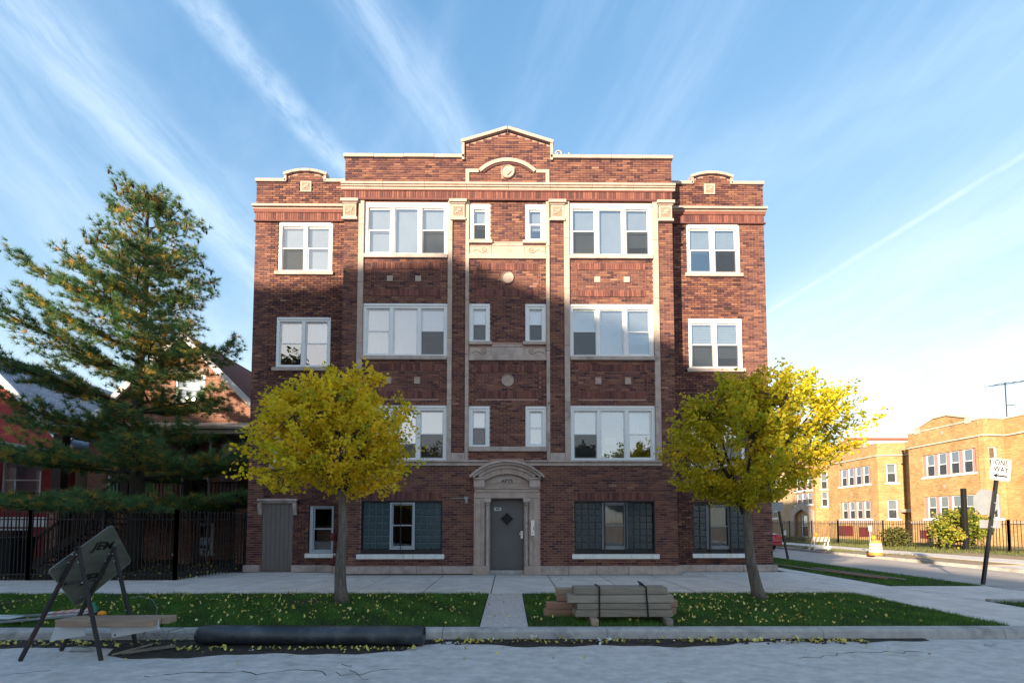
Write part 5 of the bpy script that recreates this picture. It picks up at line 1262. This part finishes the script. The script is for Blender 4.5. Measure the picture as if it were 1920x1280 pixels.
# one way sign and the stop sign seen from behind
pb, pt = Vector((11.80, -2.09, -.02)), Vector((12.42, -2.05, 3.12)); ax = (pt - pb).normalized()
sg = thing('street_sign', 'leaning post with ONE WAY sign above the grey back of an octagonal sign', 'sign', tuple(pb))
q = MB(); q.bar(pb, pt, .07, .05); o = obj('post', q, 'iron', sg)
xr = Vector((1, -.03, -.14)).normalized(); yr = Vector((.17, 0, 1)); yr = (yr - xr * yr.dot(xr)).normalized(); nr = xr.cross(yr)
def plate(mb, c, w, h, th, off, r=.04):
    pts = []
    for sx, sy, a0 in ((1, -1, -90), (1, 1, 0), (-1, 1, 90), (-1, -1, 180)):
        for k in range(4):
            a = R(a0 + 30 * k); pts.append((sx * (w / 2 - r) + r * math.cos(a), sy * (h / 2 - r) + r * math.sin(a)))
    i = len(mb.v); n = len(pts)
    for d in (off, off - th):
        for x, y in pts: mb.v.append(tuple(c + xr * x + yr * y + nr * d))
    mb.f.append(tuple(i + k for k in range(n))); mb.f.append(tuple(i + 2 * n - 1 - k for k in range(n)))
    for k in range(n): mb.f.append((i + k, i + n + k, i + n + (k + 1) % n, i + (k + 1) % n))
    mb.t += [0] * (n + 2)
c = Vector((12.36, -2.13, 2.86)); W1, H1 = .50, .56
q = MB(); plate(q, c, W1, H1, .006, .0); pl = obj('sign_plate', q, 'white', sg)
q = MB(); plate(q, c, W1 - .02, H1 - .02, .0015, .002, .035); b1 = obj('sign_border', q, 'black', pl)
q = MB(); plate(q, c, W1 - .045, H1 - .045, .0015, .004, .028); obj('sign_face', q, 'white', pl)
q = MB(); text_into(q, 'ONE', .19, c + yr * .165 + nr * .0055, xr, yr, .002, font_off=.003, sx=.84); text_into(q, 'WAY', .19, c - yr * .0 + nr * .0055, xr, yr, .002, font_off=.003, sx=.84)
ar = [(-.19, -.16), (-.08, -.10), (-.09, -.14), (.17, -.14), (.17, -.18), (-.09, -.18), (-.08, -.22)]
i = len(q.v); q.v += [tuple(c + xr * x + yr * y + nr * .006) for x, y in ar]; q.f += [(i, i + 2, i + 1), (i, i + 6, i + 5), (i, i + 5, i + 2), (i + 2, i + 5, i + 4, i + 3)]; q.t += [0] * 4
obj('lettering', q, 'black', pl)
q = MB(); oc = Vector((12.05, -2.0, 2.05)); pts = [(.345 * math.cos(R(22.5 + 45 * k)), .345 * math.sin(R(22.5 + 45 * k))) for k in range(8)]
q.prism([(oc.x + a, oc.z + b) for a, b in pts], -2.035, -2.029); obj('octagonal_plate', q, 'galv', sg)
q = MB(); q.box(11.85, 12.38, -2.045, -2.038, 1.40, 1.60); q.box(12.24, 12.26, -2.04, -2.03, 1.3, 1.75); obj('lower_plate', q, 'galv', sg)
q = MB()
for z in (1.45, 2.05, 2.7): p = pb + ax * (z / ax.z); q.lathe([(.018, -.03), (.012, -.045)], (p.x, p.y, p.z), 8, axis='y')
obj('bolt', q, 'steel', sg, kind='stuff')
s2 = thing('street_sign', 'leaning post with two dark sign backs beside the apartment building at the far kerb', 'sign', (11.72, 5.2, -.02))
q = MB(); q.bar((11.72, 5.2, -.02), (11.17, 5.2, 3.35), .07, .06); obj('post', q, 'iron', s2)
q = MB(); q.box(10.98, 11.46, 5.1, 5.11, 2.60, 3.0); obj('sign_back', q, 'galv', s2)
q = MB(); q.box(11.02, 11.52, 5.1, 5.11, 2.0, 2.38); obj('sign_back', q, 'galv', s2)
q = MB(); q.box(11.53, 11.63, 5.13, 5.15, 1.0, 1.2); obj('sticker', q, 'white', s2)

# red car at the far kerb, tail towards us
cr = thing('parked_car', 'red car parked at the far kerb, mostly hidden behind the apartment building corner', 'car', (15.2, 14.4, -.14))
x0, x1, yb, g = 14.35, 16.05, 12.3, -.14
prof = [(yb, .32), (yb - .04, .55), (yb + .02, .86), (yb + .16, .98), (yb + .75, 1.02), (yb + 1.45, 1.42), (yb + 2.5, 1.46), (yb + 3.35, 1.05), (yb + 4.3, .92), (yb + 4.5, .6), (yb + 4.45, .3), (yb + 3.95, .28), (yb + 3.8, .55), (yb + 3.45, .62), (yb + 3.1, .55), (yb + 2.95, .27), (yb + 1.35, .27), (yb + 1.2, .55), (yb + .88, .63), (yb + .55, .55), (yb + .42, .3)]
q = MB(); q.prism([(a, b + g) for a, b in prof], x0, x1, axis='x')
for i, v in enumerate(q.v):
    z = v[2] - g
    if z > .8: k = 1 - .24 * min(1, (z - .8) / .65); xm = (x0 + x1) / 2; q.v[i] = (xm + (v[0] - xm) * k, v[1], v[2])
body = obj('body', q, 'car_red', cr, bevel=.05)
q = MB(); q.quad((x0 + .22, yb + .80, 1.03 + g), (x1 - .22, yb + .80, 1.03 + g), (x1 - .30, yb + 1.40, 1.40 + g), (x0 + .30, yb + 1.40, 1.40 + g))
for v in range(len(q.v)): q.v[v] = (q.v[v][0], q.v[v][1] - .02, q.v[v][2] + .02)
obj('rear_window', q, 'car_glass', cr)
q = MB(); q.box(x0 + .05, x1 - .05, yb + .9, yb + 3.1, 1.02 + g, 1.3 + g)
for s, x in ((-1, x0), (1, x1)):
    q = MB(); xx = x - s * .065; q.poly([(xx, yb + 1.1, 1.04 + g), (xx - s * .09, yb + 1.6, 1.38 + g), (xx - s * .09, yb + 2.45, 1.4 + g), (xx, yb + 3.1, 1.06 + g)][::s]); obj('side_window', q, 'car_glass', cr)
    for yy in (yb + .88, yb + 3.45):
        q = MB(); q.tube([(x - s * .22, yy, .31 + g), (x + s * .004, yy, .31 + g)], .31, 20); w = obj('wheel', q, 'tyre', cr); q = MB(); q.tube([(x + s * .005, yy, .31 + g), (x + s * .02, yy, .31 + g)], .19, 14); obj('rim', q, 'steel', w)
    q = MB(); a, b = sorted((x - s * .02, x - s * .36)); q.box(a, b, yb - .035, yb + .02, .70 + g, .88 + g); obj('tail_light', q, 'lamp_red', cr, bevel=.02)
q = MB(); q.box(x0 + .6, x1 - .6, yb - .065, yb - .045, .50 + g, .64 + g); obj('number_plate', q, 'white', cr); q = MB(); q.box(x0 + .03, x1 - .03, yb - .06, yb + .05, .33 + g, .47 + g); obj('bumper', q, 'car_red', cr, bevel=.03)

# ------------------------------------------------------------------ lumber pile
lp = thing('lumber_pile', 'strapped stack of weathered grey timbers on two bearers on the right lawn', 'lumber', (1.8, -6.0, 0))
def timber(par, x0, x1, y0, y1, z0, z1, m, name='timber', rz=0., bev=.006):
    q = MB(); q.box(x0, x1, y0, y1, z0, z1)
    if rz:
        cx, cy = (x0 + x1) / 2, (y0 + y1) / 2; q.v = [(cx + (v[0] - cx) * math.cos(rz) - (v[1] - cy) * math.sin(rz), cy + (v[0] - cx) * math.sin(rz) + (v[1] - cy) * math.cos(rz), v[2]) for v in q.v]
    return obj(name, q, m, par, bevel=bev)
timber(lp, 1.235, 1.345, -6.27, -5.55, -.0, .10, 'timber_new', 'bearer', .0); timber(lp, 2.36, 2.46, -6.27, -5.55, .0, .10, 'timber', 'bearer')
z = .103
for (a, b, h) in ((1.02, 2.51, .112), (1.05, 2.49, .10), (.90, 2.53, .125), (1.00, 2.44, .118)):
    for j in (0, 1):
        d = random.uniform(-.03, .03) if j else 0; timber(lp, a + d, b + d, -6.13 + j * .142 + random.uniform(0, .012) * (1 - j), -5.993 + j * .142 - random.uniform(0, .006), z, z + h - .009, random.choice(('timber', 'timber_pale', 'timber')), bev=.009)
    z += h
for x, lean in ((1.385, .02), (2.13, -.01)):
    q = MB(); y0, y1, zt = -6.137, -5.842, z + .004
    q.bar((x, y0 - .002, .09), (x - .02 + lean, y0 - .002, zt), .024, .008, up=(0, 1, 0)); q.bar((x - .02 + lean, y0 - .004, zt), (x - .02 + lean, y1 + .004, zt), .024, .006); q.bar((x - .02 + lean, y1 + .006, zt), (x, y1 + .006, .09), .024, .008, up=(0, 1, 0))
    obj('strap', q, 'strap', lp)
q = MB(); q.tube([(2.11, -6.0, z + .01), (2.06, -6.02, z + .05), (2.0, -6.05, z + .075), (2.02, -6.08, z + .05), (2.09, -6.10, z + .02)], .008, 5); obj('strap_tail', q, 'strap', lp)
lp2 = thing('lumber_pile', 'lower stack of reddish timbers lying behind the strapped grey stack', 'lumber', (1.7, -5.5, 0))
timber(lp2, .62, 2.45, -5.62, -5.50, .12, .23, 'timber_red'); timber(lp2, .58, 2.0, -5.62, -5.50, .0, .117, 'timber_red'); timber(lp2, 1.3, 2.82, -5.48, -5.36, .0, .12, 'timber_red'); timber(lp2, 1.2, 2.84, -5.49, -5.37, .123, .24, 'timber_red')
timber(lp2, .80, 2.3, -5.60, -5.48, .243, .35, 'timber_red'); timber(lp2, .78, 2.2, -5.60, -5.48, .353, .46, 'timber_new'); timber(lp2, .9, 2.35, -5.46, -5.34, .243, .35, 'timber_new')
# plastic pipe in the gutter
pp = thing('plastic_pipe', 'long black plastic pipe lying in the gutter against the kerb', 'pipe', (-2.7, -6.68, 0))
q = MB(); r = .126; A, B = Vector((-4.27, -6.70, .0)), Vector((-1.16, -6.76, .0)); n = 24; d = (B - A).normalized(); s = Vector((-d.y, d.x, 0)).normalized(); u = s.cross(d) * -1
rings = [(A, r * .80), (A + d * .03, r * .97), (A + d * .07, r * 1.03), (A + d * .30, r * 1.03), (A + d * .31, r), (B, r), (B, r - .014), (B - d * .9, r - .014)]
for p, rr in rings:
    for j in range(n): a = 2 * math.pi * j / n; q.v.append(tuple(p + (s * math.cos(a) + u * math.sin(a)) * rr))
for k in range(len(rings) - 1):
    for j in range(n): q.f.append((k * n + j, k * n + (j + 1) % n, (k + 1) * n + (j + 1) % n, (k + 1) * n + j)); q.t.append(0)
q.f.append(tuple(range(n))[::-1]); q.t.append(0)
pipe_o = obj('tube_wall', q, 'rubber', pp, smooth=True)
q = MB(); k = len(rings) - 1; q.v = [tuple(B - d * .6 + (s * math.cos(2 * math.pi * j / n) + u * math.sin(2 * math.pi * j / n)) * (r - .016)) for j in range(n)]; q.f = [tuple(range(n))]; q.t = [0]; obj('dark_hollow_disc', q, 'hollow', pp)  # near-black disc stands in for the darkness inside the open pipe

# ------------------------------------------------------------------ sign stand at the left, with the back of a diamond sign
st = thing('sign_stand', 'bent dark steel sign stand holding the tilted back of a diamond road sign', 'sign', (-5.5, -7.0, -.14))
ap1, ap2 = Vector((-5.31, -7.38, 1.22)), Vector((-5.33, -6.88, 1.19))
feet = [(ap1, Vector((-5.95, -7.38, -.135)), 'rust_steel'), (ap1, Vector((-4.97, -7.38, -.135)), 'rust_steel'), (ap2, Vector((-5.88, -6.97, -.135)), 'rust_steel'), (ap2, Vector((-5.02, -6.83, -.135)), 'rust_steel')]
for a, b, m in feet:
    q = MB(); dd = (b - a).normalized(); w1 = .042
    q.bar(a - dd * .03, b, w1, .006, up=(0, 1, 0)); n2 = dd.cross(Vector((0, 1, 0))).normalized(); q.bar(a + n2 * .018 - dd * .03, b + n2 * .018, .006, .04, up=(0, 1, 0))
    lg = obj('leg', q, m, st)
    q = MB()
    for f in (.05, .12, .3, .62): p = a.lerp(b, f); q.lathe([(.009, -.004), (.009, -.012), (.003, -.014)], (p.x, p.y - .02, p.z), 7, axis='y')
    obj('bolt_head', q, 'steel', lg, kind='stuff')
q = MB(); q.bar((-5.52, -7.30, .78), (-5.50, -6.95, .78), .03, .03); obj('crossbar', q, 'rust_steel', st)
n_ = Vector((1, .2, -.3)).normalized(); cs = [Vector(p) for p in ((-5.42, -7.61, .98), (-5.41, -6.83, 1.52), (-5.72, -6.15, .95), (-5.71, -6.96, .43))]
# rounded diamond
def rounded(cs, f=.07):
    out = []
    for i in range(4):
        p, a, b = cs[i], cs[i - 1], cs[(i + 1) % 4]
        for t_ in (0, .25, .5, .75, 1): A_, B_ = p.lerp(a, f), p.lerp(b, f); out.append(A_.lerp(p, t_).lerp(p.lerp(B_, t_), t_))
    return out
rp = rounded(cs); q = MB(); k = len(rp); q.v = [tuple(p) for p in rp] + [tuple(p - n_ * .004) for p in rp]; q.f = [tuple(range(k))[::-1], tuple(range(k, 2 * k))] + [(i, (i + 1) % k, k + (i + 1) % k, k + i) for i in range(k)]; q.t = [0] * len(q.f)
dp = obj('diamond_plate', q, 'sign_back', st)
rim = MB(); rim.tube([p + n_ * .001 for p in rp + rp[:1]], .0035, 5); obj('plate_edge', rim, 'galv', dp)
ux = Vector((-.28, 1.4, -.01)); ux = (ux - n_ * ux.dot(n_)).normalized(); uy = n_.cross(ux).normalized()
if uy.z < 0: uy = -uy
JU, JL = Vector((-5.498, -6.853, 1.225)), Vector((-5.628, -6.839, .80))
q = MB(); text_into(q, 'JEM', .155, JU + n_ * .006, ux, uy, .003, shear=.15, font_off=.003, sx=1.5); obj('lettering', q, 'black', dp)
q = MB(); text_into(q, 'JEM', .155, JL + n_ * .006, ux, uy, .003, shear=.15, font_off=.003, sx=1.5); obj('lettering', q, 'black', dp)
q = MB()
for f in ((.5, .12), (.5, .88), (.8, .3), (.2, .6)):
    p = cs[1].lerp(cs[3], f[1]) + n_ * .004; q.lathe([(.012, -.004), (.008, .004)], tuple(p), 8, axis='y')
obj('rivet', q, 'steel', dp, kind='stuff')
q = MB(); q.prism([(-5.86, .03), (-5.42, .10), (-5.42, .28), (-5.80, .22)], -7.13, -7.12); tag(obj('sign_panel', q, 'white', st), None, None)
q = MB(); q.prism([(-5.10, .065), (-4.50, .17), (-4.52, .30), (-5.13, .25)], -7.10, -7.09); bp_ = obj('sign_panel', q, 'white', st)
q = MB()
for x, z in ((-5.07, .22), (-5.06, .10), (-4.57, .26)): q.lathe([(.012, 0), (.012, -.004)], (x, -7.1, z), 8, axis='y')
obj('rivet', q, 'rust_steel', bp_, kind='stuff')
pk = thing('timber_plank', 'pair of tan timber planks laid across the foot of the sign stand', 'plank', (-5.0, -7.0, .2))
timber(pk, -5.72, -4.52, -7.20, -7.055, .225, .315, 'timber_new', 'plank', .02); timber(pk, -5.70, -4.44, -7.045, -6.90, .225, .312, 'timber_new', 'plank', .02)
# wire and rubbish under it
q = MB(); rs = random.Random(4)
for i in range(8):
    c = Vector((-4.75 + rs.uniform(-.25, .35), -6.95 + rs.uniform(-.1, .1), -.06)); pts = [c + Vector((rs.uniform(-.25, .25), rs.uniform(-.12, .12), rs.uniform(-.06, .22))) for _ in range(5)]; q.tube(pts, .0022, 4)
tag(obj('wire_tangle', q, 'rust_steel'), 'tangle of thin grey wire and twigs by the right foot of the sign stand', 'wire')
q = MB(); q.tube([(-5.55, -5.9, .02), (-5.50, -5.9, .20), (-5.60, -5.88, .33), (-5.8, -5.85, .38), (-5.98, -5.85, .35)], .004, 4); tag(obj('bent_wire', q, 'galv'), 'single bent wire arching over the lawn edge behind the planks', 'wire')
q = MB(); q.bar((-4.95, -7.12, -.12), (-4.45, -6.88, -.10), .05, .03); q.bar((-5.0, -7.2, -.12), (-4.72, -6.95, -.06), .03, .02); tag(obj('scrap_stick', q, 'timber'), 'grey scrap sticks on the road beside the sign stand foot', 'debris')
q = MB(); q.prism([(-5.75, -.135), (-5.45, -.135), (-5.5, -.09), (-5.7, -.08)], -7.02, -6.95); tag(obj('crushed_can', q, 'steel', bevel=.01), 'crushed pale can at the back foot of the sign stand', 'litter')
def crumple(name, label, c, s, m, seed):
    r2 = random.Random(seed); q = MB(); 
    for i in range(9):
        p = Vector(c) + Vector((r2.uniform(-s, s), r2.uniform(-s * .5, s * .5), r2.uniform(0, s * .45))); a = Vector((r2.uniform(-1, 1), r2.uniform(-1, 1), r2.uniform(-.3, .6))).normalized() * s * .6; b = Vector((r2.uniform(-1, 1), r2.uniform(-1, 1), r2.uniform(-.3, .6))).normalized() * s * .5
        q.poly([tuple(p), tuple(p + a), tuple(p + a * .7 + b), tuple(p + b)])
    tag(obj(name, q, m), label, 'litter')
crumple('crumpled_paper', 'flat white paper scrap in the gutter below the lumber pile', (1.35, -6.68, -.13), .11, 'white', 1)
crumple('crumpled_paper', 'small white wrapper on the kerb mud right of the path', (.35, -6.56, -.10), .05, 'white', 2)
crumple('drink_carton', 'small white and blue carton lying in the gutter right of the lumber pile', (3.85, -6.7, -.13), .05, 'vinyl', 3)
crumple('plastic_wrapper', 'pale blue plastic wrapper in the gutter at the far right', (6.55, -6.85, -.13), .07, 'vinyl_grey', 4)
crumple('small_scrap', 'tiny white scrap in the mud in front of the black pipe', (-3.35, -7.02, -.13), .03, 'white', 5)
# fallen barricade on the left lawn
fb = thing('fallen_barricade', 'fallen orange and white striped barricade lying on the left lawn behind the sign stand', 'barricade', (-7.2, -5.9, .05))
q = MB(); a, b = Vector((-7.25, -5.98, .08)), Vector((-6.68, -5.80, .12)); dd = (b - a).normalized(); sd_ = Vector((-.12, .26, .03))
q.v = [tuple(a), tuple(b), tuple(b + sd_), tuple(a + sd_)] + [tuple(Vector(v) - Vector((0, 0, .02))) for v in (a, b, b + sd_, a + sd_)]; q.f = [(0, 1, 2, 3), (7, 6, 5, 4), (0, 4, 5, 1), (1, 5, 6, 2), (2, 6, 7, 3), (3, 7, 4, 0)]; q.t = [0] * 6; b1 = obj('striped_board', q, 'white', fb)
for i in range(5):
    f0 = .03 + i * .2; q = MB(); P0, P1 = a.lerp(b, f0), a.lerp(b, f0 + .10); up_ = Vector((0, 0, .003)); q.poly([tuple(P0 + up_), tuple(P1 + up_), tuple(P1 + sd_ + dd * .08 + up_), tuple(P0 + sd_ + dd * .08 + up_)]); obj('stripe', q, 'orange', b1)
q = MB(); q.bar((-8.4, -6.15, .08), (-6.6, -5.75, .12), .04, .03); obj('rail', q, 'galv', fb); q = MB(); q.bar((-7.6, -6.2, .06), (-6.6, -5.95, .11), .04, .03); obj('rail', q, 'galv', fb)
q = MB(); q.box(-8.0, -7.5, -6.15, -5.9, .09, .105); o = obj('white_board', q, 'white', fb)
q = MB(); q.lathe([(.05, 0), (.06, .03), (.045, .06), (.01, .075)], (-6.50, -5.75, .06), 12); obj('lamp', q, 'amber', fb, smooth=True)
q = MB(); q.lathe([(.05, 0), (.055, .10), (.02, .16), (.02, .2)], (-6.66, -5.72, .06), 10); tag(obj('green_bottle', q, 'teal', smooth=True), 'green bottle standing in the lawn beside the amber lamp', 'bottle')
# boards lying on the side lawn
sbd = thing('scrap_boards', 'long thin weathered boards lying flat on the side lawn', 'boards', (10.4, -.5, .02))
q = MB(); q.bar((10.05, -1.35, .05), (9.75, .5, .05), .12, .03); obj('board', q, 'timber_red', sbd); q = MB(); q.bar((10.35, -1.55, .05), (10.0, 1.3, .05), .10, .03); obj('board', q, 'timber', sbd); q = MB(); q.bar((9.75, .4, .04), (9.5, 3.8, .04), .10, .03); obj('board', q, 'timber', sbd)

# ------------------------------------------------------------------ across the street, behind the camera (unseen; placed and sized to shade the scene, also mirrored)
q = MB(); q.box(-200, 60, -19.5, -15.62, -.158, -.02); struct('opposite_pavement', q, 'concrete')
def opp(label, x0, x1, y0, y1, h):
    t = thing('unseen_shade_block', label, 'building', ((x0 + x1) / 2, y1, 0)); simple(t, 'wall', x0, x1, y0, y1, 0, h, 'far_brick'); simple(t, 'coping', x0 - .15, x1 + .15, y0 - .15, y1 + .15, h + .004, h + .2, 'coping')
    n = int((x1 - x0) / 3.1)
    for i in range(n):
        for z in (1.5, 4.6, 7.7, 10.6):
            if z + 2 < h: x = x0 + .8 + i * 3.1; simple(t, 'window', x, x + 1.5, y1 + .003, y1 + .05, z, z + 1.6, 'vinyl_grey')
opp('unseen narrow brown brick flats across the street, added to shade the left facade', -27.4, -18.4, -36, -23, 15.75)
opp('unseen long brown brick flats at the far left opposite, added to block the sun', -75, -35.5, -36, -23, 14.5)
opp('unseen low brown brick cottage behind the opposite trees, added to close gaps of light', -17.5, -8.6, -40, -26.5, 8.6)
opp('unseen small brick garage across the street, added to shade the lawn and corner', -8.2, -4.2, -28, -23.5, 5.6)
leafy('unseen_street_tree', 'unseen tall leafy tree beside the narrow flats, placed to dapple the facade', (-15.6, -23, 0), 15.0, 3.2, 2600, size=.2, seed=12, group='trees across the street')
leafy('unseen_street_tree', 'unseen leafy tree in front of the garage, placed to dapple the right wing', (-10.8, -23, 0), 12.0, 3.0, 2100, size=.2, seed=11, group='trees across the street')
leafy('unseen_street_tree', 'unseen thin leafy tree above the narrow flats roof, placed to soften the shadow edge', (-18.3, -21.5, 0), 16.4, 2.4, 2000, size=.2, seed=13, group='trees across the street')
leafy('unseen_street_tree', 'unseen thin leafy tree before the middle of the narrow flats, placed to dapple', (-22.0, -21.5, 0), 16.6, 2.4, 1900, size=.2, seed=21, group='trees across the street')
leafy('unseen_street_tree', 'unseen thin leafy tree before the left end of the narrow flats, placed to dapple', (-26.0, -21.5, 0), 16.4, 2.4, 1900, size=.2, seed=22, group='trees across the street')
leafy('unseen_street_tree', 'unseen leafy tree in the gap left of the narrow flats, placed to dapple', (-31.2, -22.5, 0), 10.8, 2.6, 1300, size=.28, seed=14, group='trees across the street')
leafy('unseen_street_tree', 'small leafy tree across the street to the right of the camera', (6.5, -25, 0), 8.2, 2.4, 3600, size=.24, seed=15, group='trees across the street')
